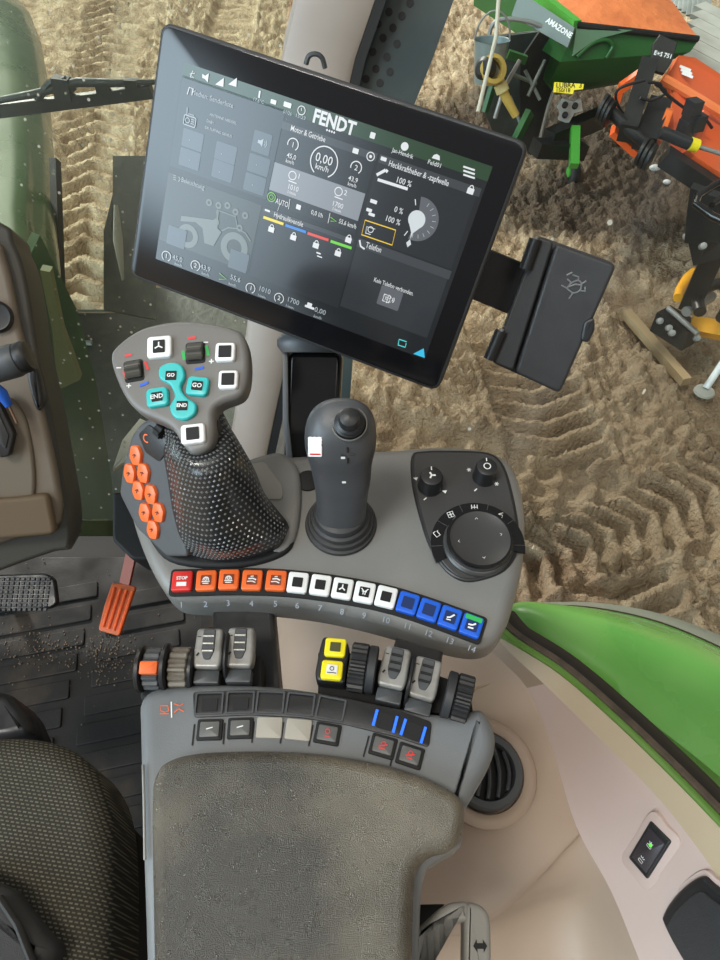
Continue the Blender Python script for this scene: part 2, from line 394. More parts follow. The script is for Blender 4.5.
# status bar and tiles, each given by its upper left and lower right corner in the photo
panel('status_bar', 184, 62, 487.5, 181.5, (44, 72, 46), .8, label='green status bar with the maker name')
T_DK, T_HD = (34, 37, 41), (62, 66, 70)
panel('media_tile', 183, 75, 267, 200, (52, 60, 66), .8)
panel('lighting_tile', 169, 172, 248, 272, (62, 68, 66), .8)
panel('engine_tile', 283, 121, 355, 234, T_DK, .9)
panel('engine_speed_strip', 275, 162, 358, 221, (146, 152, 160), .8, .0006)
panel('hydraulic_tile', 264, 207, 338, 308, T_DK, .9)
panel('lift_tile', 380.5, 154, 451, 269, T_DK, .9)
panel('phone_tile', 359, 238, 427, 338, (44, 48, 52), .9)
mhd = screen_mat('tile_header_light', T_HD, .9)
for (a, b, c, d) in ((283, 121, 376, 161), (264, 207, 353, 243.5), (380.5, 154, 479, 197), (359, 238, 449, 279.5)):
    panel('tile_header', a, b, c, d, T_HD, .9, .0006, m=mhd)
mkey = screen_mat('screen_key_light', (92, 104, 114), .8)
for (x, y) in ((193, 140), (190, 159), (226, 153), (223, 171), (259, 165), (255, 184), ):
    a = g(x-11+2, y-9); u, v = g(x, y)
    add(scr, 'channel_key', MB().slab(MP, rrect(u, v, .0092, .0068, .001), .0001, .0007), mkey)
u, v = g(262, 143); add(scr, 'sound_key', MB().slab(MP, rrect(u, v, .0078, .0078, .001), .0001, .0007), mkey)
for x, y in ((177, 237), (239, 261)):
    u, v = g(x, y); add(scr, 'lamp_key', MB().slab(MP, rrect(u, v, .0088, .008, .001), .0001, .0009), mkey)
u, v = g(390, 298); add(scr, 'bluetooth_key', MB().slab(MP, rrect(u, v, .0096, .008, .001), .0001, .0007), screen_mat('blue_tooth_key', (96, 100, 106), .9))
PXM = .00079
def tx(mb, s, x, y, h, wd=None, bold=.0, align='CENTER', w=.0009):
    """text centred on a photo point; h cap height and wd width, both in photo pixels"""
    u, v = g(x, y); size = h*PXM/.72
    return text_into(mb, MP, s, u, v, size, w, bold, align, 0, 1, fit=wd*PXM if wd else None)
white = screen_mat('screen_white', (222, 226, 228), .95); pale = screen_mat('screen_pale', (178, 190, 196), .9)
mb = MB(); tx(mb, 'FENDT', 334.5, 123, 12, 44, .035, w=.0009); tx(mb, '◆◆◆◆', 331, 131.5, 2, 10); add(scr, 'maker_lettering', mb, white)
mb = MB()
for s, x, y, h, wd in (('Medien: Senderliste', 213, 99, 4.6, 46), ('Beleuchtung', 193.5, 183.5, 4.8, 27), ('17,6°C', 259, 101, 3.2, 11), ('01/26', 288, 113, 3.2, 9), ('15:23', 301, 117, 3.2, 10)):
    tx(mb, s, x, y, h, wd)
for s, x, y in (('ANTENNE NIEDERS.', 224, 119), ('DAB+', 211, 122), ('DR FLIPPING GENIUS', 219, 132)): tx(mb, s, x, y, 2.6 if s != 'DAB+' else 3, 30 if len(s) > 5 else 8)
for s, x, y, h, wd in (('45,0', 178, 258.5, 5.5, 12), ('km/h', 179, 264.5, 3.2, 9), ('43,9', 206, 268, 5.5, 12), ('km/h', 206, 274, 3.2, 9), ('55,6', 236, 278.5, 5.5, 12), ('km/h', 233, 284.5, 3.2, 9),
                       ('1010', 265, 290, 5.5, 13), ('1/min', 262, 296, 3, 9), ('1700', 293.5, 301, 5.5, 13), ('1/min', 290, 306.5, 3, 9), ('0,00', 320.5, 311, 5.5, 13), ('km/h', 318, 317, 3.2, 9)): tx(mb, s, x, y, h, wd)
add(scr, 'lettering', mb, pale)
mb = MB()
for s, x, y, h, wd in (('Motor & Getriebe', 308.5, 134, 5.2, 37), ('45,0', 292, 156.5, 4.6, 10), ('km/h', 290.5, 162, 3.6, 9), ('43,9', 353.5, 179.5, 4.6, 10), ('km/h', 352.5, 185, 3.6, 9), ('0,00', 324.5, 159.5, 8.5, 18), ('km/h', 322.5, 168, 5.5, 14),
                       ('1010', 293.5, 188, 5, 11), ('1/min', 292, 193, 3, 9), ('1700', 338, 205, 5, 11), ('1/min', 337, 210, 3, 9), ('1', 299.5, 176.5, 5, None), ('2', 346, 193, 5, None),
                       ('AUTO', 282.5, 203, 5.5, 14), ('0,0 l/h', 317.5, 214, 4.6, 13), ('55,6 km/h', 348, 224, 4.6, 19), ('Hydraulikventile', 289, 219.5, 5.2, 33),
                       ('Heckkraftheber & -zapfwelle', 419, 173.5, 5.6, 62), ('100 %', 404, 182, 5.6, 15), ('0 %', 399, 210.5, 5.6, 9), ('100 %', 393, 220.5, 5.6, 15), ('Telefon', 374, 247.5, 6, 17), ('Kein Telefon verbunden.', 394, 286.5, 4.6, 44),
                       ('Jan-Hendrik', 403, 153.5, 4, 22), ('Feld01', 435, 164, 4, 13), ('1', 293.5, 145, 5, None), ('2', 356.5, 168, 5, None),
                       ('1', 272, 229.5, 2, None)): tx(mb, s, x, y, h, wd, .004)
for i, (x, y) in enumerate(((272.3, 229.5), (294.3, 237.5), (316.5, 245.5), (338.5, 253.5))): pass
add(scr, 'lettering', mb, white)
# coloured valve bars and other coloured marks
for nm, a, b, rgb in (('valve_bar', (264, 217), (284, 224), (235, 214, 50)), ('valve_bar', (286, 225), (306.5, 232), (50, 130, 215)), ('valve_bar', (308, 233), (329, 240), (222, 78, 68)), ('valve_bar', (331, 241), (352, 248), (110, 210, 60))):
    add(scr, nm, line_into(MB(), MP, [g(*a), g(*b)], .0022, .0009), screen_mat('bar', rgb, .95))
mb = MB()
def padlock(mb, x, y, k=1.0):
    u, v = g(x, y); fill_into(mb, MP, rrect(u, v-.0008*k, .0026*k, .0021*k, .0004), .0009)
    line_into(mb, MP, [(u+.0015*k*math.cos(a), v+.0012*k+.0021*k*math.sin(a)) for a in [i*math.pi/8 for i in range(9)]], .0007*k, .0009)
for x, y in ((272, 228.5), (294, 236.5), (316.5, 244.5), (338.5, 252.5), (349, 239), (471, 190)): padlock(mb, x, y)
def ringi(mb, x, y, r, wd=.0006, a0=0, a1=360):
    u, v = g(x, y); line_into(mb, MP, circ(u, v, r, 24, a0, a1), wd, .0009, closed=abs(a1-a0) >= 360)
ringi(mb, 324.5, 162, .0112, .0009, -58, 238)
ringi(mb, 293.5, 144.5, .0044, .0008, -50, 200); ringi(mb, 356.5, 167.5, .0044, .0008, -50, 200)
for x, y in ((293, 175.5), (339, 191.5)): ringi(mb, x, y, .0031, .0007); line_into(mb, MP, [g(x-4, y+5), g(x+4, y+8)], .0008, .0009)
for x, y in ((167, 256), (196, 265.5), (251, 288), (279.5, 298)): ringi(mb, x, y, .0042, .0006, -60, 240)
for s, x, y in (('1', 167, 256), ('2', 196, 265.5), ('1', 251.5, 288), ('2', 279.5, 298)): tx(mb, s, x, y, 5)
ringi(mb, 371, 156.5, .0030, .0007); fill_into(mb, MP, circ(*g(371, 156.5), .0012, 12), .0009)
ringi(mb, 287, 119, .0001, .0001); ringi(mb, 302, 110.5, .003, .0006); line_into(mb, MP, [g(302, 108), g(302, 111)], .0005, .0009)
for x, y, w_, h_ in ((288, 105, 4, 2.8), (356, 151, 3, 3), (373, 135.5, 2.6, 3.4), (299, 207, 2.6, 3), (274, 102, 3, 2.4), (310, 307, 5.5, 1.6), (374, 201.5, 3.6, 2.2), (369.5, 210, 3, 2), (372, 214.5, 3.4, 1.8), (384, 159, 3, 2.2), (268, 210.5, 3, 1.2), (319, 253, 2.6, 1), (320, 256.5, 3, .8)):
    u, v = g(x, y); fill_into(mb, MP, rrect(u, v, w_*PXM, h_*PXM*.8, .0006), .0009)
fill_into(mb, MP, rrect(*g(310, 304.5), .0022, .0016, .0004), .0009)
for a, b in (((377, 175), (386, 170)), ((386, 170), (388, 172))): line_into(mb, MP, [g(*a), g(*b)], .0022, .0009)
line_into(mb, MP, [g(378, 179.5), g(408, 189)], .0022, .0009)                # lift bar
for dy in (0, 4, 8): line_into(mb, MP, [g(463.5, 166.5+dy), g(475, 170.2+dy)], .0013, .0009)   # menu
fill_into(mb, MP, circ(*g(405, 146.5), .003, 20), .0009)
fill_into(mb, MP, [g(432, 158), g(440, 160.5), g(440, 156), g(437, 154), g(434, 155)], .0009)
line_into(mb, MP, [g(360, 240), g(361, 246), g(365, 249)], .0014, .0009)      # handset
tx(mb, 'ᛒ', 387, 298, 6); line_into(mb, MP, [g(386.5, 302.5), g(389.5, 294.5), g(392, 297.5), g(386, 299.5), g(391, 302), g(386.5, 302.5)], .0005, .0009)
for r in (.0018, .003): ringi(mb, 391, 299, r, .0006, -45, 45)
for a, b in (((415.5, 199), (416, 205)), ((404.5, 235.5), (408, 231))): line_into(mb, MP, [g(*a), g(*b)], .0007, .0009)
line_into(mb, MP, [g(278, 211), g(281, 202.5)], .0003, .0009)
line_into(mb, MP, [g(290.5, 199), g(289, 209)], .0005, .0009); line_into(mb, MP, [g(330.5, 213), g(328.5, 223)], .0005, .0009)
# top left signal and sound symbols
fill_into(mb, MP, [g(203, 74), g(203, 78), g(205.5, 79), g(208.5, 82.5), g(209.5, 73.5), g(206, 76)], .0009)
for x in (216, 229): fill_into(mb, MP, [g(x, 84.5), g(x+8, 87), g(x+8.5, 78)], .0009)
line_into(mb, MP, [g(191, 77), g(193.5, 71), g(195.5, 73.5), g(190.5, 74), g(194.5, 78), g(191, 77)], .0005, .0009)
line_into(mb, MP, [g(260.5, 91), g(259.5, 98)], .0014, .0009)
line_into(mb, MP, [g(188, 94.5), g(190, 87.5), g(194, 89), g(192.5, 95.5)], .0007, .0009)
add(scr, 'symbols', mb, white)
mb = MB()
u, v = g(190.5, 120.5); a = circ(0, 0, 1)
line_into(mb, MP, roundpoly([(u-.0052, v+.003), (u+.0052, v+.003), (u+.0052, v-.004), (u-.0052, v-.004)], .0012), .0007, .0009, closed=True)
line_into(mb, MP, circ(u-.002, v-.0005, .0018, 16), .0006, .0009, closed=True); line_into(mb, MP, [(u-.0032, v+.003), (u-.0038, v+.0085)], .0006, .0009)
line_into(mb, MP, [(u-.002, v+.003), (u-.002, v+.0045), (u+.003, v+.0045), (u+.003, v+.003)], .0005, .0009)
for k in range(3): line_into(mb, MP, [(u+.001, v+.0012-.0015*k), (u+.004, v+.0012-.0015*k)], .0005, .0009)
u, v = g(262, 142.5); fill_into(mb, MP, [(u-.003, v-.0012), (u-.003, v+.0012), (u-.001, v+.0012), (u+.0012, v+.003), (u+.0012, v-.003), (u-.001, v-.0012)], .0009)
for r in (.0022, .0036): line_into(mb, MP, circ(u+.001, v, r, 8, -45, 45), .0005, .0009)
for x, y in ((190, 140), (190, 160), (222, 154), (220, 172), (257, 165), (253, 185)): fill_into(mb, MP, circ(*g(x, y), .0004, 6), .0009)
line_into(mb, MP, circ(*g(179, 179), .0016, 10, -90, 90), .0005, .0009)
for dy in (-2, 0, 2): line_into(mb, MP, [g(174, 177+dy), g(177, 178+dy)], .0004, .0009)
add(scr, 'symbols', mb, pale)
# lighting diagram: the outline of a tractor
mb = MB(); dia = screen_mat('diagram_light', (118, 128, 124), .8)
for x, y, r0, r1 in ((188, 236, .0098, .0052), (234.5, 247.5, .0125, .0068)):
    u, v = g(x, y); mb.frame(MP, circ(u, v, r0, 32), circ(u, v, r1, 32), .0003, .00075)
fill_into(mb, MP, [g(182, 215.5), g(216, 220), g(217, 210), g(219.5, 210), g(218, 228), g(222, 232), g(214, 246), g(205, 243), g(203, 228), g(196, 222), g(181, 221)], .0007)
line_into(mb, MP, [g(216.5, 219), g(218, 210), g(236, 216.5), g(238, 228)], .0011, .0007)
line_into(mb, MP, [g(222, 231), g(229, 227.5), g(238, 228.5), g(246, 233), g(251, 241)], .0012, .0007)
for x, y in ((209.5, 202.5), (219, 205.5), (228, 205.5), (236, 212), (245.5, 215.5), (216.5, 222), (240, 228)): mb.frame(MP, circ(*g(x, y), .0028, 14), circ(*g(x, y), .0012, 14), .0003, .0009)
add(scr, 'tractor_diagram', mb, dia)
mb = MB(); gr = screen_mat('screen_lime', (120, 200, 60), .9); ringi(mb, 272, 197, .0034, .0007); ringi(mb, 272, 197, .0017, .0005)
line_into(mb, MP, [g(331, 217), g(337, 221.5), g(331, 221)], .0007, .0009); line_into(mb, MP, [g(220, 273), g(227, 279), g(219.5, 279)], .0006, .0009); add(scr, 'green_symbols', mb, gr)
mb = MB(); line_into(mb, MP, [g(365.5, 220), g(396, 230), g(392.5, 245), g(362, 234.5)], .0009, .0009, closed=True); add(scr, 'selection_frame', mb, screen_mat('screen_yellow', (240, 200, 60), .95))
mb = MB(); line_into(mb, MP, [g(366, 233.5), g(367, 226.5), g(375.5, 229)], .0005, .0009); ringi(mb, 371, 229.5, .0022, .0006); line_into(mb, MP, [g(366, 232.8), g(371, 234.5)], .0006, .0009); add(scr, 'shaft_symbol', mb, white)
u, v = g(418, 219)
mb = MB().slab(MP, [(u, v)]+circ(u, v, .0165, 24, -100, 100), .0003, .0007); add(scr, 'dial_scale', mb, screen_mat('dial_light', (96, 100, 106), .9))
u, v = g(417, 219.5); mb = MB(); fill_into(mb, MP, circ(u, v, .0069, 28), .0009)
fill_into(mb, MP, [(u-.0052, v-.004), (u-.0012, v-.0105), (u-.0004, v-.0155), (u+.0004, v-.0105), (u+.005, v-.0045)], .0010); fill_into(mb, MP, [(u-.0004, v-.0155), (u-.0025, v-.019), (u-.0004, v-.022), (u+.0017, v-.019)], .0010)
add(scr, 'dial_pointer', mb, screen_mat('dial_white', (206, 214, 218), .95))
mb = MB()
for k in range(9):
    a = R(70-20*k); c, s = math.cos(a), math.sin(a); uu, vv = g(418, 219)
    line_into(mb, MP, [(uu+c*.0115, vv+s*.0115), (uu+c*.0145, vv+s*.0145)], .0004, .0009)
add(scr, 'dial_ticks', mb, pale)
mb = MB(); fill_into(mb, MP, [g(413.5, 353.5), g(425, 357.5), g(424, 348)], .0009); add(scr, 'corner_mark', mb, screen_mat('screen_cyan', (60, 190, 230), .95))
mb = MB(); line_into(mb, MP, [g(398.5, 344), g(399.5, 339), g(407, 341.5)], .0008, .0009); line_into(mb, MP, [g(398, 344.5), g(405.5, 347), g(406.5, 343)], .0008, .0009); add(scr, 'swap_symbol', mb, screen_mat('screen_aqua', (90, 220, 220), .95))

# ---- post carrying the monitor
z0 = 2.48
st = thing('monitor_stand', 'glossy black post rising behind the joystick to carry the terminal', 'stand', atd(318, 470, .62))
SP = Plane(atd(315, 400, .665), (0, -.75, .66))
mb = MB().slab(SP, roundpoly(SP.poly([(288, 352), (343, 352), (336, 470), (283, 470)]), .008), -.03, 0, .005, 3); add(st, 'column', mb, M['black_gloss'])
mb = MB().slab(SP, SP.poly([(283, 350), (288, 351), (289, 420), (294, 468), (288, 470), (283, 420)]), -.028, .004, .001, 2); add(st, 'grey_edge', mb, M['grey_dark'])
mb = MB(); c = SP.W(309, 346, .004); mb.lathe(c, SP.v, [(.026, -.006), (.030, 0), (.030, .006), (.024, .012), (.018, .03)], 40, sq=.6)
add(st, 'swivel_collar', mb, M['grey_dark'])
# ---- box with bracket
BP = Plane(atd(550, 310, .60), MP.n + Vector((0.05, 0, .1)), MP.u)
bx = thing('storage_box', 'black hinged plastic box with embossed turtle outline, fixed right of the touchscreen', 'box', BP.W(555, 378, -.03))
o = roundpoly(BP.poly([(537.5, 235), (618, 264), (561, 396), (490, 364)]), .006)
add(bx, 'case', MB().slab(BP, o, -.035, -.011, .001, 2, .006), M['black'])
lidp = roundpoly(BP.poly([(556, 243), (617, 265), (560, 394), (515, 373)]), .005)
lid = add(bx, 'lid', MB().slab(BP, lidp, -.010, .0, .0028, 3), M['black_soft'])
add(bx, 'hinge_plate', MB().slab(BP, roundpoly(BP.poly([(538, 236), (554, 242), (513, 371.5), (491, 362.5)]), .004), -.010, -.002, .002, 3), M['black_soft'])
for a in ((537.5, 236, 526, 272), (503, 328, 490, 362)):
    p, q = BP.W(a[0]-2, a[1]+3, .0), BP.W(a[2]-1, a[3]-3, .0)
    hg = add(bx, 'hinge', MB().tube([p, p.lerp(q, .5), q], .0055, 12), M['black'])
    add(hg, 'pin', MB().tube([p+(p-q).normalized()*.0022, p], .0022, 8), M['steel'])
add(bx, 'latch', MB().slab(BP, roundpoly(BP.poly([(584, 321), (594, 317), (595, 329), (588, 343), (580, 340)]), .003), -.014, .003, .002, 2), M['black'])
cr = MB(); c = BP.px(574, 285); ux = .0009
T = lambda x, y: (c[0]+x*ux, c[1]+y*ux)
for pts in ([(-5, -5), (-3, 1), (2, 5), (6, 3), (7, -3), (2, -7), (-5, -5)], [(-5, 8), (1, 8), (2, 5)], [(6, 3), (9, 7)], [(7, -3), (12, -2), (10, 2)], [(-3, 1), (-8, 3)], [(2, -7), (1, -13)], [(-5, -5), (-11, -4)], [(-4, -3), (1, 1), (6, 2)], [(-6, 10), (-10, 6)]):
    cr_pts = smooth(pts, 3, False) if len(pts) > 3 else pts
    cr.tube([BP.P(*T(*p), .0003) for p in cr_pts], .0008, 6)
add(lid, 'turtle_emblem', cr, mat('emblem_grey', s2l(104, 104, 104), .4))
BQ = Plane(BP.P(0, 0, -.028), BP.n, BP.u)
solo('mounting_bracket', MB().slab(BQ, BQ.poly([(470, 243), (492, 250), (535, 268), (518, 318), (503, 312), (455, 292)]), -.006, 0, .001, 1), M['black_soft'], 'flat dark metal bracket between touchscreen and storage box', 'bracket')
# ---- control console (upper part of the armrest unit)
KP = Plane(atd(330, 560, .515), (0, -math.sin(R(9)), math.cos(R(9))))
con = thing('control_console', 'grey control console with fourteen coloured keys and a large round dial', 'control panel', KP.W(320, 600, -.06))
out = smooth([(127, 500), (132, 478), (150, 462), (190, 460), (225, 462), (252, 463), (275, 454), (300, 452), (340, 449), (392, 446), (430, 443), (470, 444), (497, 450), (513, 462), (522, 482), (527, 515), (525, 560), (516, 600), (506, 628), (492, 642), (470, 644), (430, 635), (385, 621), (335, 609), (290, 602), (240, 598), (185, 598), (165, 590), (150, 568), (136, 535)], 4)
ob = KP.poly(out)
mb = MB().slab(KP, ob, -.042, 0, .011, 6, .008)
body = add(con, 'console_shell', mb, M['grey'])
# raised shoulder behind the joystick and lid at the left rear
mb = MB().slab(KP, smooth(KP.poly([(240, 470), (262, 458), (284, 456), (300, 475), (300, 520), (290, 550), (270, 552), (262, 500)]), 4), -.01, .006, .005, 4)
add(con, 'raised_shoulder', mb, M['grey'])
ps = roundpoly(KP.poly([(243, 466), (265, 462), (283, 487), (283, 500), (262, 500)], .006), .004)
add(con, 'cover_flap', MB().slab(KP, ps, .003, .0075, .001, 2), mat('flap_plastic', s2l(134, 132, 126), .45, bump=(900, .1)))
# support arms down to the armrest
for pts in ([(212, 596), (272, 596), (280, 690), (214, 690)], [(404, 612), (448, 622), (436, 700), (380, 690)]):
    pl = KP.off(-.028)
    add(con, 'support_arm', MB().slab(pl, pl.poly(pts), -.03, 0, .003, 2), M['black'])
# rubber plug beside the joystick
c = KP.px(308, 481); add(con, 'rubber_plug', MB().slab(KP, circ(*c, .0095, 28), -.001, .0015, .001, 2), M['deep'])
# the row of keys
KC = [(183, 582.6), (207, 582), (229.5, 581), (252.6, 581.6), (276.4, 582), (298, 584), (320.6, 586.5), (342.5, 590), (364.4, 593.8), (386, 598.3), (407.7, 604.5), (428.5, 611.5), (449.5, 619), (471, 627)]
uv = [KP.px(x, y) for x, y in KC]
KEYC = ['red'] + ['orange']*4 + ['white']*5 + ['blue']*4
tr = []
for i in range(14):
    a, b = Vector(uv[max(0, i-1)]), Vector(uv[min(13, i+1)]); tr.append(math.atan2((b-a).y, (b-a).x))
top_, bot_ = [], []
for i in range(14):
    c = Vector(uv[i]); n = Vector((-math.sin(tr[i]), math.cos(tr[i]))); t = Vector((n.y, -n.x))
    if i == 0: top_.append(tuple(c+n*.0105-t*.0095)); bot_.append(tuple(c-n*.0105-t*.0095))
    else:
        m_ = (Vector(uv[i-1])+c)/2; top_.append(tuple(m_+n*.0105)); bot_.append(tuple(m_-n*.0105))
    if i == 13: top_.append(tuple(c+n*.0105+t*.0095)); bot_.append(tuple(c-n*.0105+t*.0095))
add(con, 'key_recess', MB().slab(KP, roundpoly(top_+bot_[::-1], .003), -.001, .0008, .0004, 1), M['deep'])
def key_icon(mb, pl, k, s):
    """pictogram of key number k, s = half size"""
    L = lambda pts, wd=.0008, cl=False: line_into(mb, pl, [(x*s, y*s) for x, y in pts], wd, 0, .0003, cl)
    if k in (1, 2):
        L(circ(0, 0, .55, 14, 200, -20), .0007); L([(-.8, -.4), (.8, -.4)]); L([(-.6, -.8), (.6, -.8)]); L(circ(0, .1, .25, 10), .0006, True)
    elif k in (3, 4):
        L([(-.9, -.5), (.1, -.4), (.8, -.7)]); L([(-.7, .1), (.2, .2), (.9, -.1)], .001); L([(-.3, .6), (.3, .7)])
    elif k == 7:
        L([(0, 0), (0, .7)], .001); L([(0, 0), (-.6, -.5)], .001); L([(0, 0), (.6, -.5)], .001)
    elif k == 8:
        L([(-.7, .6), (-.2, .1), (-.2, -.7)]); L([(.7, .6), (.2, .1), (.2, -.7)]); L([(-.5, 0), (.5, 0)])
    elif k == 12:
        L([(-.6, -.3), (0, -.1), (.7, .7)], .0012); L([(-.6, -.7), (.3, -.6)])
    elif k == 13:
        L([(-.7, -.1), (.1, 0), (.7, .5)], .0012); L([(-.6, -.7), (.5, -.6)], .0012)
for i in range(14):
    kp = KP.sub(*uv[i], .0006, tr[i])
    cap = add(con, 'function_key', MB().slab(kp, rrect(0, 0, .0073, .0078, .0018), 0, .0034, .001, 3), M[KEYC[i]], '%s function key' % KEYC[i])
    tp = kp.off(.0034)
    if i == 0:
        t = MB(); text_into(t, tp, 'STOP', 0, .0018, .0034, bold=.03); fill_into(t, tp, rrect(0, -.0028, .0036, .0016)); add(cap, 'stop_print', t, M['keywhite'])
    else:
        h = {'white': .0037, 'orange': .0038}.get(KEYC[i], .0042)
        add(cap, 'key_window', MB().slab(tp, rrect(0, -.0002, h, h, .0006), -.0002, .00035), (M['deep'] if KEYC[i] == 'white' else mat('brown_window', s2l(120, 58, 34), .4)) if KEYC[i] != 'blue' else mat('dark_blue_window', s2l(18, 44, 92), .4))
        mb = MB(); key_icon(mb, tp.off(.0003), i, .0036)
        if mb.v: add(cap, 'key_symbol', mb, M['keywhite'])
        if KEYC[i] == 'blue' and i < 12: pass
        if i == 13: add(cap, 'green_corner', MB().slab(tp, rrect(.0, .0052, .006, .0017, .0005), -.0002, .0004), M['green_print'], 'green stripe')
    if i == 0: continue
nm = MB(); 
for i in range(14):
    x, y = KC[i]; c = KP.px(x-1+i*.1, y+22.5-min(i, 5)*.15, -.0042)
    np_ = KP.sub(c[0], c[1], -.0034, tr[i], R(38)); text_into(nm, np_, str(i+1), 0, 0, .0062, .0012, align='CENTER')
add(con, 'key_numbers', nm, mat('grey_print', s2l(150, 156, 166), .5))
# dial panel
DPts = smooth(KP.poly([(411.5, 457), (424, 452), (457, 451.5), (484, 453), (498, 459), (507, 474), (515, 505), (519, 533), (517, 554), (505, 571), (484, 580), (464, 582), (446, 572), (430, 549), (420, 520), (412, 486)]), 4)
add(con, 'dial_panel', MB().slab(KP, DPts, -.001, .0022, .0015, 3), M['black'])
pin = inset(ccw(DPts), .0022)
add(con, 'dial_panel_face', MB().slab(KP, pin, .001, .0026, .0006, 1), mat('panel_face', s2l(58, 57, 56), .42, bump=(900, .15)))
dc = KP.px(478, 544, .004); DW = .0026
band = circ(*dc, .0352, 30, -12, 205)+list(reversed(circ(*dc, .0262, 30, -12, 205)))
add(con, 'selector_band', MB().slab(KP, band, DW-.001, DW+.0012), M['black_gloss'])
mb = MB()
for a in (-2, 35, 72, 109, 146, 183): line_into(mb, KP, [(dc[0]+r*math.cos(R(a)), dc[1]+r*math.sin(R(a))) for r in (.0265, .035)], .0005, DW+.0012)
add(con, 'band_dividers', mb, M['grey_dark'])
mb = MB()
for a, kind in ((164, 0), (127, 1), (90, 2), (53, 3)):
    c = KP.sub(dc[0]+.0312*math.cos(R(a)), dc[1]+.0312*math.sin(R(a)), DW+.0014, R(a-90)*.5)
    L = lambda pts, cl=False: line_into(mb, c, [(x*.0011, y*.0011) for x, y in pts], .0006, 0, .0002, cl)
    if kind == 0: L([(-2, 2), (-2, -2), (1, -2), (1, 1.5), (2, 1.5)]); L([(0, 2), (-2, 2)])
    if kind == 1: L([(-2, 2), (2, 2), (2, -2), (-2, -2)], True); L([(-2, 0), (2, 0)]); L([(0, 2), (0, -2)])
    if kind == 2: L([(-2, 2), (-2, -2)]); L([(2, 2), (2, -2)]); L([(-2, 0), (2, 0)]); L([(0, 2), (0, -2)])
    if kind == 3: L([(-2, -2), (2, -2), (2, 0), (-1, 0)]); L([(-1, 0), (2, 2)])
add(con, 'band_symbols', mb, M['keywhite'])
nrm = KP.n; o = KP.P(dc[0], dc[1], DW)
dial = add(con, 'rotary_dial', MB().lathe(o, nrm, [(.0262, 0), (.0262, .003), (.025, .0042), (.0240, .0046), (.0243, .006), (.0240, .0105), (.0232, .0118), (.0228, .012), (.0222, .0116), (.001, .0116)], 64), mat('dial_plastic', s2l(56, 55, 54), .3, bump=(900, .12)))
dt = KP.P(dc[0], dc[1], DW+.0116); dtp = Plane(dt, nrm)
add(dial, 'dial_rim', MB().lathe(o, nrm, [(.0244, .0098), (.0246, .0114), (.024, .0125), (.0222, .0125), (.0222, .0112), (.0244, .0098)], 64, False, False), M['black_gloss'])
mb = MB()
for a in (10, 95, 190, 275):
    c = dtp.sub(.016*math.cos(R(a)), .016*math.sin(R(a)), .0002, R(a-90)); line_into(mb, c, [(-.001, -.0006), (0, .0006), (.001, -.0006)], .0004)
add(dial, 'arrow_marks', mb, M['keywhite'])
for (x, y, r, tilt, sym) in ((430, 486, .0092, 8, 'fan'), (484, 477, .0088, -10, 'sun')):
    c = KP.px(x, y, DW); o = KP.P(c[0], c[1], DW)
    kn = add(con, 'rotary_knob', MB().lathe(o, nrm, [(r*1.06, 0), (r*1.06, .002), (r, .003), (r*.97, .0135), (r*.88, .0155), (r*.7, .0162), (.0002, .0162)], 40), M['black'])
    k = Plane(KP.P(c[0], c[1], DW+.0162), nrm); m2 = MB()
    line_into(m2, k, [(0, r*.5), (0, r*.85)], .0008)
    if sym == 'fan':
        for a in (0, 120, 240): line_into(m2, k, [(0, 0), (.003*math.cos(R(a)), .003*math.sin(R(a)))], .0014)
    else: line_into(m2, k, circ(0, 0, .0026, 12), .0008, closed=True)
    add(kn, 'knob_symbol', m2, M['keywhite'])
mb = MB()
for x, y, t in ((415.5, 479, 0), (444.5, 492, 0), (425, 499, 1), (469, 470, 2), (496.5, 484, 2), (475.5, 490, 1)):
    c = KP.sub(*KP.px(x, y, DW), DW)
    if t == 0: fill_into(mb, c, [(-.002, .001), (.002, .0014), (.0006, -.0016)], 0)
    if t == 1: line_into(mb, c, [(-.001, -.001), (.0012, .001)], .001)
    if t == 2:
        for a in (0, 60, 120): line_into(mb, c, [(-.0018*math.cos(R(a)), -.0018*math.sin(R(a))), (.0018*math.cos(R(a)), .0018*math.sin(R(a)))], .0006)
add(con, 'panel_symbols', mb, M['keywhite'])

# ---- joystick with bellows
jb = KP.px(341, 524); jo = KP.P(jb[0], jb[1], 0)
joy = thing('joystick', 'black thumb-cap joystick standing on ringed rubber bellows between lever and dial', 'joystick', jo)
mm = .00074
add(joy, 'bellows', MB().lathe(jo, KP.n, [(36*mm, 0), (37*mm, .001), (36*mm, .003), (33*mm, .0035), (32.5*mm, .0045), (34*mm, .006), (33*mm, .0085), (29.5*mm, .009), (29*mm, .010), (31*mm, .0118), (30*mm, .0145), (27*mm, .0155), (26.5*mm, .017), (27.5*mm, .0185), (26*mm, .0215), (22*mm, .023)], 56), M['black_soft'])
sec = [(341, 512, .020, 25, 22), (341.5, 500, .034, 25.5, 22), (342, 488, .048, 26.5, 22), (342, 474, .062, 29, 24), (341, 460, .074, 31, 25), (340.5, 447, .085, 34.5, 28), (340.5, 437, .095, 36, 30), (341, 428, .103, 34.5, 29), (342, 422, .109, 30, 25), (343, 418, .113, 23, 19), (344, 415.5, .115, 11, 9)]
rings = []
for x, y, w, a, b in sec:
    c = KP.px(x, y, w); d = (KP.P(c[0], c[1], w)-EYE).dot(FW)/F
    tl = Plane(KP.P(c[0], c[1], w), KP.n*math.cos(R(22*min(1, w/.1)))-KP.v*math.sin(R(22*min(1, w/.1))), KP.u)
    rings.append([tl.P(a*d*math.copysign(abs(math.cos(t))**.85, math.cos(t)), b*d*math.copysign(abs(math.sin(t))**.85, math.sin(t))) for t in [2*math.pi*i/40 for i in range(40)]])
rings = [[Vector(p) for p in smooth([tuple(r[i]) for r in rings], 3, False)] for i in range(40)]
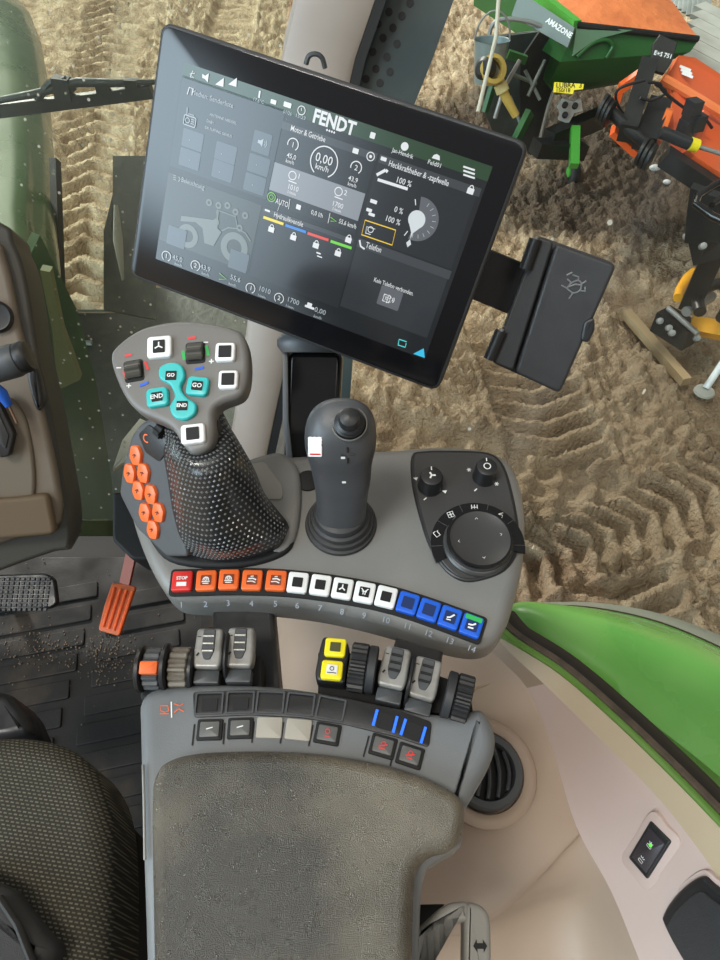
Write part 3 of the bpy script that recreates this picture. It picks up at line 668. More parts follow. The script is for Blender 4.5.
rings = [[rings[i][k] for i in range(40)] for k in range(len(rings[0]))]
jgm = MB().loft(rings); grip = add(joy, 'grip', jgm, M['stick'], sharp=60)
JT = Plane(KP.W(349.5, 424.5, .110), KP.n*math.cos(R(20))-KP.v*math.sin(R(20)), KP.u)
JT = JT.off(.0005)
add(joy, 'thumb_button', MB().lathe(JT.o-JT.n*.006, JT.n, [(.0108, 0), (.0108, .0065), (.0102, .0075), (.0098, .008), (.0098, .0098), (.0088, .0105), (.0088, .0122), (.0077, .013), (.0068, .0135), (.0066, .020), (.0058, .0222), (.0035, .0232), (.0002, .0235)], 36), M['black'])
add(joy, 'button_collar', MB().lathe(JT.o-JT.n*.002, JT.n, [(.0113, .002), (.0117, .0035), (.0113, .0046), (.0108, .0043)], 40, False, False), M['steel'])
fp = Plane(KP.W(346, 455, .098), KP.n*math.cos(R(52))-KP.v*math.sin(R(52)), KP.u).off(-.001)
mb = MB()
for a in ((0, .0035), (.0035, 0), (0, -.0035), (-.0035, 0)): line_into(mb, fp.off(.004), [(a[0]*.5, a[1]*.5), (a[0]*1.6, a[1]*1.6)], .0014)
STK = surf(jgm, 315.5, 446, .0004)
def wrap(w0, h0, dx, dy, lift, nn=6):
    rows = []
    for i in range(nn+1):
        r = []
        for j in range(nn+1):
            q = surf(jgm, 315.5+dx+(i/nn-.5)*w0, 446.5+dy+(j/nn-.5)*h0); r.append(q.o+q.n*lift)
        rows.append(r)
    m = MB(); m.grid(rows); m.grid([[p-surf(jgm, 315.5, 446).n*.0008 for p in r] for r in rows]); return m
stk = add(joy, 'white_sticker', wrap(13, 19, 0, 0, .0008), M['white'], 'small white label with red line')
add(stk, 'sticker_print', wrap(10, 1.6, .5, 7, .0011, 3), M['red'])
mk = MB()
for x0, y0, x1, y1 in ((341, 455, 345, 455.4), (350, 454.6, 354, 454), (347.4, 447, 347.6, 452), (347.6, 458, 347.8, 463)):
    a_, b_ = surf(jgm, x0, y0, .0003), surf(jgm, x1, y1, .0003); mk.tube([a_.o, b_.o], .0006, 6)
add(joy, 'cross_mark', mk, M['black'])
mk = MB()
for x, y in ((343, 457.5), (344, 482)): q = surf(jgm, x, y, .0002); mk.slab(q, rrect(0, 0, .0014, .0008, .0004), 0, .0003)
add(joy, 'white_marks', mk, M['keywhite'])

# ---- multifunction lever
HP = Plane(atd(184, 385, .455), (-.05, -.42, .9))
lev = thing('control_lever', 'multifunction lever with turquoise keys on its grey head and dimpled black palm grip', 'joystick', KP.W(225, 540, 0))
ho = HP.poly(smooth([(110, 356), (118, 343), (140, 328), (167, 321), (192, 320), (216, 323), (234, 328), (243, 334), (248, 350), (248.5, 372), (245, 388), (238, 396), (222, 402), (214, 410), (214, 428), (211, 444), (203, 451), (194, 453), (187, 450), (179, 439), (171, 427), (158, 420), (140, 412), (127, 400), (116, 379)], 4))
head = add(lev, 'lever_head', MB().slab(HP, ho, -.020, 0, .004, 5, .008), M['plate'])
# wells and keys
def headkey(x, y, hw, hh, rot, mk, hole, name='lever_key', r=.0022, label=None, sym=None):
    k = HP.sub(*HP.px(x, y), 0, rot)
    kk = add(lev, name, MB().slab(k, rrect(0, 0, hw, hh, r), -.001, .0032, .0012, 3), M[mk], label)
    add(kk, 'key_window', MB().slab(k, rrect(0, 0, hole[0], hole[1], .0006), .003, .0036), M['deep'])
    t = MB()
    if sym: text_into(t, k, sym, 0, 0, .0042, .0036, .02)
    elif hole[0] > .003 and mk == 'white' and y < 352: 
        for a in (90, 210, 330): line_into(t, k, [(0, 0), (.003*math.cos(R(a)), .003*math.sin(R(a)))], .0009, .0036)
    if t.v: add(kk, 'key_symbol', t, M['keywhite'])
    return k
PX = .455/693*1.0
headkey(160.5, 348.5, .0082, .0078, R(4), 'white', (.0040, .0046), label='white key at the top of the head')
headkey(226, 353.5, .0066, .0066, R(0), 'white', (.0042, .0042)); headkey(229, 381, .0064, .0064, R(0), 'white', (.0042, .0042)); headkey(194, 435, .0078, .0066, R(6), 'white', (.0042, .0042))
tp = smooth(HP.poly([(172, 364), (183, 367), (186, 378), (182, 388), (187, 398), (197, 405), (196, 415), (186, 421), (175, 418), (171, 408), (176, 398), (171, 386), (161, 380), (161, 369)]), 3)
tk = add(lev, 'rocker_key', MB().slab(HP, tp, -.001, .0032, .0014, 3), M['teal'], 'long turquoise rocker key')
for x, y, s in ((172.5, 377.5, 'GO'), (183.5, 407.5, 'END')):
    k = HP.sub(*HP.px(x, y), 0, 0); t = MB().slab(k, rrect(0, 0, .0036, .0032, .0004), .003, .0036); add(tk, 'key_window', t, M['deep'])
    t = MB(); text_into(t, k, s, 0, 0, .0034, .0037, .03); add(tk, 'key_lettering', t, M['keywhite'])
headkey(158.5, 398.5, .0072, .0066, R(8), 'teal', (.0036, .0032), 'turquoise_key', .003, sym='END'); headkey(198.5, 387.5, .0072, .0066, R(-6), 'teal', (.0036, .0032), 'turquoise_key', .003, sym='GO')
# thumb wheels
for x, y in ((134, 371), (195.5, 353)):
    rot = R(10) if x < 150 else R(4)
    k = HP.sub(*HP.px(x, y), 0, rot)
    add(lev, 'wheel_well', MB().slab(k, rrect(0, 0, .0066, .0078, .002), -.002, .0004, .0003, 1), M['deep'])
    ax = k.u; n = 28; mb = MB(); rings = []
    for q in (-.0054, -.0046, .0046, .0054):
        rr = .0066 if abs(q) > .005 else .0074
        rings.append([k.o+ax*q+(k.v*math.cos(2*math.pi*i/n)+k.n*math.sin(2*math.pi*i/n))*(rr*(1 if (i//2) % 2 else .82))-k.n*.002 for i in range(n)])
    mb.loft(rings); add(lev, 'thumb_wheel', mb, mat('wheel_grey', s2l(70, 68, 62), .3), sharp=20)
def mark(x0, y0, x1, y1, m, wd=.0016): 
    return line_into(MB(), HP, [HP.px(x0, y0), HP.px(x1, y1)], wd, .0001)
for a, m in (((125, 356, 132, 355), 'redprint'), ((123.5, 371, 127, 379), 'redprint'), ((145, 361.5, 148.5, 370), 'redprint'), ((188, 338.5, 196, 337.5), 'redprint')): add(lev, 'red_mark', mark(*a, m), M[m])
for a in ((183, 351, 184.5, 360), (206.5, 346, 208.5, 356)): add(lev, 'green_mark', mark(*a, 0, .002), M['green_print'])
for a in ((140, 386, 148.5, 382.5), (195, 369.5, 204, 367.5)): add(lev, 'blue_mark', mark(*a, 0, .0018), M['blue'])
mb = MB()
for x, y, plus in ((119, 368, 0), (129, 386, 1), (206, 342.5, 0), (211.5, 361.5, 1)):
    u, v = HP.px(x, y); line_into(mb, HP, [(u-.0016, v), (u+.0016, v)], .0008, .0001)
    if plus: line_into(mb, HP, [(u, v-.0016), (u, v+.0016)], .0008, .0001)
add(lev, 'plus_minus_print', mb, M['keywhite'])
# palm grip: a lofted skin over photo-measured stations (x, y, height above the console)
rows = [[(158, 424, .080), (168, 426, .085), (184, 426, .085), (200, 420, .085), (214, 410, .085), (221, 408, .075)],
        [(163, 438, .074), (176, 446, .090), (194, 450, .094), (212, 444, .094), (226, 430, .090), (231, 428, .062)],
        [(164, 458, .068), (178, 464, .092), (198, 470, .102), (222, 464, .100), (240, 452, .084), (244, 450, .05)],
        [(168, 482, .055), (182, 488, .078), (204, 492, .088), (230, 486, .086), (250, 472, .070), (255, 470, .036)],
        [(172, 508, .040), (186, 514, .060), (208, 518, .068), (236, 508, .064), (258, 494, .052), (264, 492, .024)],
        [(178, 532, .028), (194, 540, .042), (216, 543, .048), (242, 534, .045), (266, 517, .038), (276, 508, .018)],
        [(184, 548, .018), (202, 553, .026), (222, 555, .030), (248, 549, .030), (274, 536, .026), (287, 522, .012)],
        [(190, 556, .0), (206, 560, .006), (224, 561, .008), (250, 558, .008), (278, 548, .006), (290, 532, .0)]]
W3 = [[tuple(KP.W(x, y, w)) for x, y, w in r] for r in rows]
W3 = [smooth(r, 6, False) for r in W3]
cols = [smooth([W3[i][j] for i in range(len(W3))], 5, False) for j in range(len(W3[0]))]
S = [[Vector(cols[j][i]) for j in range(len(cols))] for i in range(len(cols[0]))]
mb = MB(); ctr = [KP.P(*KP.px(x, y, 0), w) for x, y, w in ((190, 430, .07), (200, 470, .05), (215, 520, .0), (225, 545, -.01))]
mb.loft(S, closed=False)
under = [[p - KP.n*0 for p in r] for r in S]
def Sat(a, b):
    i, j = a*(len(S)-1), b*(len(S[0])-1); i0, j0 = min(int(i), len(S)-2), min(int(j), len(S[0])-2); fi, fj = i-i0, j-j0
    p = S[i0][j0]*(1-fi)*(1-fj)+S[i0+1][j0]*fi*(1-fj)+S[i0][j0+1]*(1-fi)*fj+S[i0+1][j0+1]*fi*fj
    n = (S[i0+1][j0]-S[i0][j0]).cross(S[i0][j0+1]-S[i0][j0])
    n = n.normalized() if n.length > 1e-12 else KP.n
    if n.dot(KP.n*.5-FW) < 0: n = -n
    return p, n
# close the grip behind and below
back = [[KP.P(*KP.px(x, y, w), w) for x, y, w in ((158, 424, .088), (190, 418, .07), (221, 412, .085))]]
for side in (0, -1):
    e = [r[side] for r in S]; f_ = [Vector(p)-KP.n*min(.02, max(0, (Vector(p)-KP.o).dot(KP.n))) for p in e]; mb.loft([e, f_], closed=False)
grip = add(lev, 'palm_grip', mb, M['grip'], sharp=70)
mb = MB()
for i in range(31):
    for j in range(23):
        a, b = .05+.88*i/30, .05+.88*(j+.5*(i % 2))/22.5
        if b > .96: continue
        p, n = Sat(a, b)
        t = n.cross(KP.u).normalized(); q = n.cross(t); r = .00125
        base = mb.ring([p+(t*math.cos(k*math.pi/2)+q*math.sin(k*math.pi/2))*r-n*.0001 for k in range(4)]); tip = mb.ring([p+(t*math.cos(k*math.pi/2)+q*math.sin(k*math.pi/2))*r*.45+n*.0006 for k in range(4)])
        mb.bridge(base, tip); mb.f.append(tuple(tip))
add(lev, 'grip_studs', mb, mat('lit_stud_rubber', s2l(104, 106, 106), .2), sharp=30, kind='stuff')  # lighter colour stands for the light the studs catch
sk_ = KP.poly(smooth([(140, 470), (130, 500), (150, 540), (170, 562), (210, 569), (255, 566), (288, 553), (294, 532), (280, 500), (240, 480)], 4))
add(lev, 'base_skirt', MB().slab(KP, sk_, -.001, .0045, .003, 3), M['deep'])
# inner neck under the head
c0, c1 = KP.W(200, 425, .10), KP.W(225, 500, -.002)
add(lev, 'lever_neck', MB().tube([c0, c0.lerp(c1, .4), c1], [.012, .018, .026], 24), M['black'])
# keypad on the left flank
a, b, c = KP.W(150, 424, .078), KP.W(128, 492, .026), KP.W(176, 556, .012)
nn = (b-a).cross(c-a).normalized(); nn = nn if nn.dot(FW) < 0 else -nn
FPl = Plane(a, nn, KP.u)
fo = FPl.poly([(131, 436), (140, 424), (154, 417), (168, 424), (166, 440), (174, 500), (188, 557), (166, 557), (136, 528), (119, 494), (122, 468)])
flank = add(lev, 'side_panel', MB().slab(FPl, roundpoly(fo, .004), -.018, 0, .002, 3), M['grey_dark'])
fi = FPl.poly([(139, 434), (149, 424), (166, 436), (170, 449), (160, 462), (146, 452)])
sw = add(lev, 'scroll_panel', MB().slab(FPl, roundpoly(fi, .003), -.004, .0012, .001, 2), M['black'])
t = MB(); line_into(t, FPl, circ(*FPl.px(148, 438), .0028, 12, 60, 300), .0009, .0012); add(lev, 'orange_symbol', t, M['orange'])
q = FPl.sub(*FPl.px(160, 431, .002), .002, R(-30)); n = 28
mb = MB().loft([[q.o+q.u*x+(q.v*math.cos(2*math.pi*i/n)+q.n*math.sin(2*math.pi*i/n))*(.0055*(1 if (i//2) % 2 else .85))-q.n*.001 for i in range(n)] for x in (-.003, .003)])
add(lev, 'scroll_wheel', mb, M['deep'], sharp=20)
for x, y, s in ((137.5, 455, 'ıı'), (131.5, 473, 'ıı'), (145, 472.6, '/'), (140, 490, 'ıı'), (152.5, 494, '○'), (146.5, 512, '/'), (160, 512, '□'), (154.5, 529, '/')):
    k = FPl.sub(*FPl.px(x, y), 0, R(-22))
    hw, hh = (.0060, .0066)
    kk = add(lev, 'orange_key', MB().slab(k, roundpoly([(hw, -hh*.8), (hw*.9, hh*.6), (hw*.1, hh*1.25), (-hw, hh*.8), (-hw*.9, -hh*.6), (-hw*.1, -hh*1.25)], .002), -.001, .0028, .0012, 2), M['orange'])
    t = MB(); line_into(t, k, [(-.0018, -.0006), (0, .0012), (.0018, .0008)], .0007, .0028); line_into(t, k, [(0, -.0018), (.0005, .0018)], .0006, .0028); add(kk, 'key_symbol', t, M['deep'])
# ---- armrest with its own keys, rollers and paddles
AP = Plane(atd(300, 735, .440), (0, -math.sin(R(6)), math.cos(R(6))))
arm = thing('armrest', 'armrest with worn brown-grey pad, key rows and thumb rollers along its front', 'armrest', AP.W(290, 850, -.12))
so = AP.poly(smooth([(138, 730), (139, 700), (156, 686), (200, 682), (260, 683), (320, 690), (380, 702), (430, 711), (460, 712), (481, 707), (493, 722), (497, 742), (491, 764), (477, 790), (464, 815), (462, 845), (440, 860), (424, 880), (420, 960), (420, 1060), (146, 1060), (144, 960), (140, 820)], 4))
add(arm, 'armrest_shell', MB().slab(AP, so, -.05, 0, .009, 5, .008), M['shell'])
co = AP.poly(smooth([(152, 900), (151, 800), (156, 772), (170, 759), (200, 752), (255, 750), (310, 752), (365, 760), (415, 773), (450, 789), (463, 802), (465, 818), (461, 838), (449, 850), (430, 856), (418, 868), (414, 890), (412, 960), (412, 1060), (155, 1060), (153, 960)], 5), .012)
# pad: nested rims give it a padded crown
mb = MB(); c = ccw(co); L = []
for d, w in ((0, .001), (-.0004, .004), (0, .008), (.0012, .0112), (.003, .0136), (.0055, .0152), (.0082, .0160), (.0086, .0160)): L.append((inset(c, d), w))
mb.loft([[AP.P(u, v, w) for u, v in r] for r, w in L])
add(arm, 'arm_pad', mb, M['leather'], 'worn grained pad', sharp=75)
# light trim line and orange print on the left
add(arm, 'edge_trim', MB().tube([AP.W(x, y, .0006) for x, y in smooth([(143, 765), (144, 800), (145, 860)], 5, False)], .0009, 8), M['steel'])
t = MB(); L = lambda pts, wd=.0006, cl=False: line_into(t, AP, [AP.px(x, y) for x, y in pts], wd, .0003, closed=cl)
L([(160, 714), (169, 714)]); L([(161, 706), (168, 706), (169, 711), (165, 712.5), (161, 711)], .0006, True)
L([(174, 704), (180, 706), (183.5, 704)]); L([(174, 713), (179, 709), (184, 712)], .0007)
add(arm, 'orange_symbols', t, M['orange'])
t = MB(); L([(171.5, 702), (171.8, 718)], .0008); add(arm, 'white_line', t, M['keywhite'])
# display strip
strip = roundpoly(AP.poly([(193, 692), (250, 690), (300, 692), (350, 699), (400, 711), (432, 722), (429, 748), (395, 737), (345, 725), (300, 718), (250, 715.5), (194, 718)]), .003)
add(arm, 'display_strip', MB().slab(AP, strip, -.001, .0012, .0008, 2), M['black'])
def lerp_curve(pts, x):
    for (x0, y0), (x1, y1) in zip(pts, pts[1:]):
        if x <= x1: return y0+(y1-y0)*(x-x0)/(x1-x0)
    return pts[-1][1]
mid = [(190, 704.5), (209, 704), (240, 703), (270, 703), (301, 705), (330, 709), (385, 722), (413, 732), (432, 739)]
def tang(x):
    a, b = AP.px(x-12, lerp_curve(mid, x-12)), AP.px(x+12, lerp_curve(mid, x+12)); return math.atan2(b[1]-a[1], b[0]-a[0])
for i, x in enumerate((209.5, 240.5, 270.5, 300.5, 331, 385, 413)):
    y = lerp_curve(mid, x); k = AP.sub(*AP.px(x, y), 0, tang(x))
    if i < 5:
        c = add(arm, 'display_cell', MB().frame(k, rrect(0, 0, .0092, .0072, .001), rrect(0, 0, .008, .0062, .0008), .001, .0022), M['grey_dark'])
        if i < 2: add(c, 'dark_window', MB().slab(k, rrect(.0004, -.001, .0050, .0040, .0006), .0008, .0018), M['deep'])
    else:
        c = add(arm, 'display_cell', MB().slab(k, rrect(0, 0, .0050, .0050, .0008), .0010, .0018), M['deep'])
        for sx in (-1, 1): add(c, 'blue_light', MB().slab(k, rrect(sx*.0067, (0 if sx > 0 else .0005), .0009, .0052, .0003), .001, .0021), M['blue_led'], 'lit blue bar')
# lower key row
KM = [(194, 730), (210, 730), (240.5, 728.5), (269.5, 728), (298.5, 730), (327.5, 734), (383, 746.5), (410, 756), (430, 762)]
for i, x in enumerate((210, 240.5, 269.5, 298.5, 327.5, 383, 410)):
    y = lerp_curve(KM, x); a, b = AP.px(x-10, lerp_curve(KM, x-10)), AP.px(x+10, lerp_curve(KM, x+10)); k = AP.sub(*AP.px(x, y), 0, math.atan2(b[1]-a[1], b[0]-a[0]))
    blank = i in (2, 3)
    kk = add(arm, 'armrest_key', MB().slab(k, rrect(0, 0, .0082, .0066, .0012), -.001, .0016, .0008, 2), M['tan_key'] if blank else M['deep'], 'blank beige key' if blank else None)
    if not blank:
        add(kk, 'key_face', MB().slab(k, rrect(0, 0, .0062, .0047, .001), .001, .0024, .0006, 2), mat('key_face_grey', s2l(92, 92, 90), .4))
        t = MB()
        if i < 2: line_into(t, k, [(-.002, 0), (.002, .001)], .0007, .0024)
        else:
            line_into(t, k, circ(0, .001, .0014, 10), .0005, .0024, closed=True); line_into(t, k, [(-.002, -.002), (.002, -.002)], .0006, .0024)
            if i > 4: line_into(t, k, [(-.0028, -.001), (.0026, .001)], .0008, .0024)
        add(kk, 'key_symbol', t, M['redprint'] if i > 1 else M['keywhite'])
    g_ = add(arm, 'key_groove', MB().slab(k, rrect(-.0102, -.0028, .0005, .0066, .0003), .0001, .0005), M['deep'])
# rollers and paddles: a helper frame per control on a slightly lower shelf
def cyl(pl, u0, u1, r, h, n=44, ribs=True, duty=.86):
    return MB().loft([[pl.o+pl.u*x+(pl.v*math.cos(2*math.pi*i/n)+pl.n*math.sin(2*math.pi*i/n))*(q*(1 if (not ribs or (i//2) % 2) else duty))+pl.n*h for i in range(n)] for x, q in ((u0, r*.93), (u0+.0008, r), (u1-.0008, r), (u1, r*.93))])
def at(x, y, w, rot): return AP.sub(*AP.px(x, y, w), w, R(rot))
k = at(154, 668, -.004, 0)
r1 = add(arm, 'thumb_roller', cyl(k, -.0055, .0055, .014, -.002, 60, duty=.9), M['grey_dark'], 'roller with orange tab', sharp=20)
add(r1, 'orange_tab', MB().slab(k.sub(.0, -.003, .008, 0, R(12)), rrect(0, 0, .0060, .0042, .001), 0, .0055, .0012, 2), M['orange'])
k2 = at(180.5, 668, -.004, 0); add(arm, 'thumb_roller', cyl(k2, -.0062, .0062, .0145, -.002, 60, duty=.9), mat('dusty_roller', s2l(104, 97, 86), .4, bump=(600, .3)), 'dusty roller', sharp=20)
for x, h in ((141.5, .0), (167.5, .004), (192, -.003)):
    k = at(x, 668, -.004, 0); add(arm, 'roller_cheek', cyl(k, -.0018, .0018, .0155, -.002+h, 36, False), M['black'])
def paddle(x, y, rot, metal=True):
    k = at(x, y, .0, rot)
    ol = [(-.0088, .0155), (.0088, .0155), (.0098, -.006), (.0085, -.0118), (-.0085, -.0118), (-.0098, -.006)]
    p = add(arm, 'paddle_switch', MB().slab(k.sub(0, 0, 0, 0, R(6)), roundpoly(ol, .003), -.006, .004, .002, 3), M['steel'])
    add(p, 'ribbed_inset', MB().slab(k.sub(0, 0, 0, 0, R(6)), roundpoly([(-.0042, .0145), (.0042, .0145), (.0044, 0), (.0022, -.0062), (-.0022, -.0062), (-.0044, 0)], .0015), .003, .0046, .0005, 1), M['grey_dark'])
    mb = MB()
    for q in (.0095, .0045, -.0005): mb.tube([k.sub(0, 0, 0, 0, R(6)).P(sx*.0036, q, .0052) for sx in (-1, 1)], .0009, 8)
    add(p, 'finger_ribs', mb, M['deep'] if not metal else M['steel'])
    add(p, 'paddle_foot', MB().slab(k, rrect(0, -.0165, .0085, .0045, .001), -.010, -.001, .001, 2), M['grey_dark'])
    t = MB(); line_into(t, k.sub(0, 0, .0042, 0, R(6)), [(-.0078, .009), (-.0055, .009)], .0006); line_into(t, k.sub(0, 0, .0042, 0, R(6)), [(-.0072, -.004), (-.0058, -.002)], .0012); add(p, 'paddle_marks', t, M['deep'])
paddle(209, 652, 0); paddle(240.5, 651, 0)
paddle(394, 671, -13, False); paddle(424, 682, -16, False)
for x, y, rr in ((228, 655, 0), (410, 680, -14)):
    k = at(x, y, -.002, rr); add(arm, 'paddle_divider', cyl(k, -.0012, .0012, .017, -.004, 36, False), M['black'])
for x, y, rr, w0, w1 in ((361, 668, -9, -.0075, .004), (457, 698, -17, -.002, .0088)):
    k = at(x, y, -.004, rr); add(arm, 'thumb_roller', cyl(k, w0, w1, .0165, 0, 84, duty=.91), M['black'], 'broad black roller', sharp=20)
    if x < 400: add(arm, 'roller_cheek', cyl(k, .0042, .0105, .016, 0, 40, False), M['black_soft'])
    else: add(arm, 'roller_cheek', cyl(k, -.0085, -.0022, .016, 0, 40, False), M['black_soft'])
blk = [(323, 636), (347, 641), (350, 650), (345, 684), (317, 681), (315, 674), (319, 652)]
BK = AP.off(.0)
kb = add(arm, 'key_block', MB().slab(BK, roundpoly(BK.poly(blk), .003), -.012, .001, .002, 2), M['black'])
for x, y, s in ((335.5, 648.5, 0), (332, 671, 1)):
    k = at(x, y, .001, -5)
    kk = add(arm, 'yellow_key', MB().slab(k, rrect(0, 0, .0072, .0064, .002), -.001, .003, .001, 3), M['yellow'], 'bright yellow key')
    add(kk, 'key_window', MB().slab(k, rrect(0, 0, .0036, .0032, .0005), .002, .0034), mat('olive_window', s2l(74, 72, 40), .4) if s == 0 else M['keywhite'])
    if s:
        t = MB(); line_into(t, k, circ(0, .0005, .0013, 12), .0005, .0035, closed=True); line_into(t, k, [(-.003, -.0024), (.003, -.0024)], .0006, .0035); add(kk, 'key_symbol', t, M['deep'])
# black base below the rollers and the tall side panel down to the floor
BB = AP.off(-.016)
add(arm, 'roller_tray', MB().slab(BB, roundpoly(BB.poly([(140, 660), (200, 655), (262, 655), (262, 700), (140, 700)]), .003), -.03, 0, .002, 2), M['deep'])
add(arm, 'roller_tray', MB().slab(BB, roundpoly(BB.poly([(318, 650), (350, 652), (420, 668), (470, 686), (474, 715), (400, 712), (318, 700)]), .003), -.03, 0, .002, 2), M['deep'])
LO = AP.off(-.055)
add(arm, 'lower_column', MB().slab(LO, roundpoly(LO.poly([(146, 735), (250, 720), (330, 740), (340, 1080), (150, 1080)]), .01), -.42, 0, .01, 3), M['black'])
# silver adjusting handle beside the armrest
BR = Plane(atd(455, 930, .42), (0, -.12, 1))
hd = thing('adjusting_handle', 'silver-grey loop handle with double arrow symbol beside the armrest pad', 'handle', BR.W(455, 960, -.02))
oo = [(404, 942), (440, 909), (448, 903), (466, 901), (482, 905), (489, 915), (491, 930), (492, 1010), (404, 1010)]
ii = [(424, 936), (428, 930), (446, 925), (462, 920), (464, 924), (464, 950), (464, 1000), (432, 1000), (434, 944)]
mb = MB(); O = smooth(oo, 3); 
ou, iu = BR.poly(roundpoly(oo, 8, 5)), None
def resample(p, n):
    p = [Vector(q) for q in p]; L = [(p[(i+1) % len(p)]-p[i]).length for i in range(len(p))]; T = sum(L); out = []; i = 0; acc = 0
    for k in range(n):
        s = T*k/n
        while acc+L[i] < s: acc += L[i]; i += 1
        out.append(tuple(p[i].lerp(p[(i+1) % len(p)], (s-acc)/L[i])))
    return out
arms = [(470, 1010), (478, 1010)]
mb = MB()
mb.slab(BR, BR.poly(roundpoly([(404, 943), (441, 908), (452, 902), (468, 901), (470, 921), (446, 926), (428, 932), (420, 942), (420, 1010), (404, 1010)], 4)), -.016, 0, .003, 3)
mb.slab(BR, BR.poly(roundpoly([(466, 901), (480, 904), (489, 913), (491, 925), (492, 1010), (463, 1010), (464, 921)], 5)), -.016, .0004, .003, 3)
add(hd, 'handle_frame', mb, mat('handle_grey', s2l(138, 136, 130), .42, bump=(500, .2), rvar=(60, .36, .5)))
t = MB(); k = BR.sub(*BR.px(480, 946), .0006)
fill_into(t, k, [(-.0042, 0), (-.0018, .0034), (-.0018, .0014), (.0018, .0014), (.0018, .0034), (.0042, 0), (.0018, -.0034), (.0018, -.0014), (-.0018, -.0014), (-.0018, -.0034)]); add(hd, 'arrow_symbol', t, M['deep'])
add(hd, 'rail_plate', MB().slab(BR, BR.poly([(421, 940), (432, 946), (432, 1010), (421, 1010)]), -.014, -.004), M['deep'])
o = BR.W(426, 951, -.003); add(hd, 'brass_bolt', MB().lathe(o, BR.n, [(.0035, -.004), (.0035, 0), (.0018, .0002), (.0014, -.0015), (.0002, -.0015)], 20), mat('brass', s2l(196, 160, 84), .3, metal=.6))
BR2 = BR.off(-.03); add(hd, 'pivot_arm', MB().slab(BR2, BR2.poly([(396, 905), (445, 904), (420, 935), (400, 960), (390, 960)]), -.02, 0, .001), M['deep'])
# ---- cab: right side panel
ZS = 3.0
def pz(x, y, dz): return atz(x, y, ZS-dz)
# profile stations running from the front of the cab back along the sill; each is a row from the inner shelf out to the window frame
st_rows = [
    # inner floor edge, shelf, crease, foot of ramp, top of ramp, sill inner, sill outer   (px, py, dz)
    [(262, 600, .80), (300, 590, .70), (400, 590, .69), (440, 595, .685), (462, 600, .68), (475, 604, .67), (484, 610, .655)],
    [(258, 660, .80), (300, 655, .70), (420, 650, .69), (470, 650, .685), (490, 648, .68), (503, 645, .66), (508, 638, .645)],
    [(256, 720, .80), (300, 715, .70), (430, 700, .69), (500, 690, .685), (527, 688, .675), (544, 684, .65), (560, 673, .635)],
    [(254, 790, .80), (300, 790, .705), (430, 780, .70), (515, 760, .69), (552, 748, .68), (600, 739, .63), (616, 722, .62)],
    [(254, 860, .80), (300, 880, .715), (440, 922, .712), (505, 900, .705), (576, 826, .69), (660, 800, .61), (672, 776, .60)],
    [(254, 866, .81), (300, 888, .76), (440, 930, .755), (509, 906, .745), (581, 834, .70), (667, 808, .607), (678, 784, .597)],
    [(254, 930, .82), (300, 940, .80), (440, 950, .80), (560, 905, .79), (612, 893, .70), (712, 868, .59), (726, 832, .58)],
    [(254, 1000, .85), (300, 1010, .84), (450, 1020, .84), (580, 1000, .83), (650, 985, .71), (760, 940, .57), (780, 892, .56)],
    [(254, 1060, .88), (300, 1075, .87), (450, 1090, .87), (600, 1080, .86), (690, 1060, .72), (800, 1000, .555), (820, 950, .54)]]
W = [[pz(*q) for q in r] for r in st_rows]
def lin(rows, ku, kv, crease=()):
    """blend between stations: smooth along the sill, straight-ish across"""
    R1 = [smooth([tuple(p) for p in r], ku, False) for r in rows]
    cols = [smooth([R1[i][j] for i in range(len(R1))], kv, False) for j in range(len(R1[0]))]
    return [[Vector(cols[j][i]) for j in range(len(cols))] for i in range(len(cols[0]))]
def seg(rows, j0, j1): return [r[j0:j1+1] for r in rows]
W2 = W[:5]+W[6:]
_c4 = smooth([tuple(r[4]) for r in W2], 5, False); W[5][4] = Vector(_c4[21])
G = lin(seg(W, 0, 4), 4, 5); mb = MB(); mb.grid(G)
o = solo('wall_right', mb, M['beige'], kind='structure', sharp=60)
rampm = mat('ramp_panel', s2l(188, 168, 160), .5, bump=(900, .12), var=(5, s2l(178, 158, 148), .35, .7))
FULL = lin(seg(W2, 4, 5), 3, 5); RAMP = FULL[10:]
solo('trim_6', MB().grid(FULL[:11]), M['beige'], kind='structure', sharp=60)
solo('trim_1', MB().grid(RAMP), rampm, kind='structure', sharp=60)
G = lin(seg(W2, 5, 6), 3, 5); solo('trim_2', MB().grid(G), M['beige_lt'], kind='structure', sharp=60)
# inner wall down to the cab floor
ed = smooth([tuple(r[0]) for r in W], 4, False); mb = MB().grid([[Vector(p) for p in ed], [Vector((p[0]-.02, p[1], 1.8)) for p in ed]]); solo('wall_right_lower', mb, M['beige'], kind='structure')
fr_ = [W[0][i] for i in range(7)]; mb = MB().grid([fr_, [Vector((p.x, p.y+.02, 1.8)) for p in fr_]]); solo('wall_front', mb, M['dash'], kind='structure')
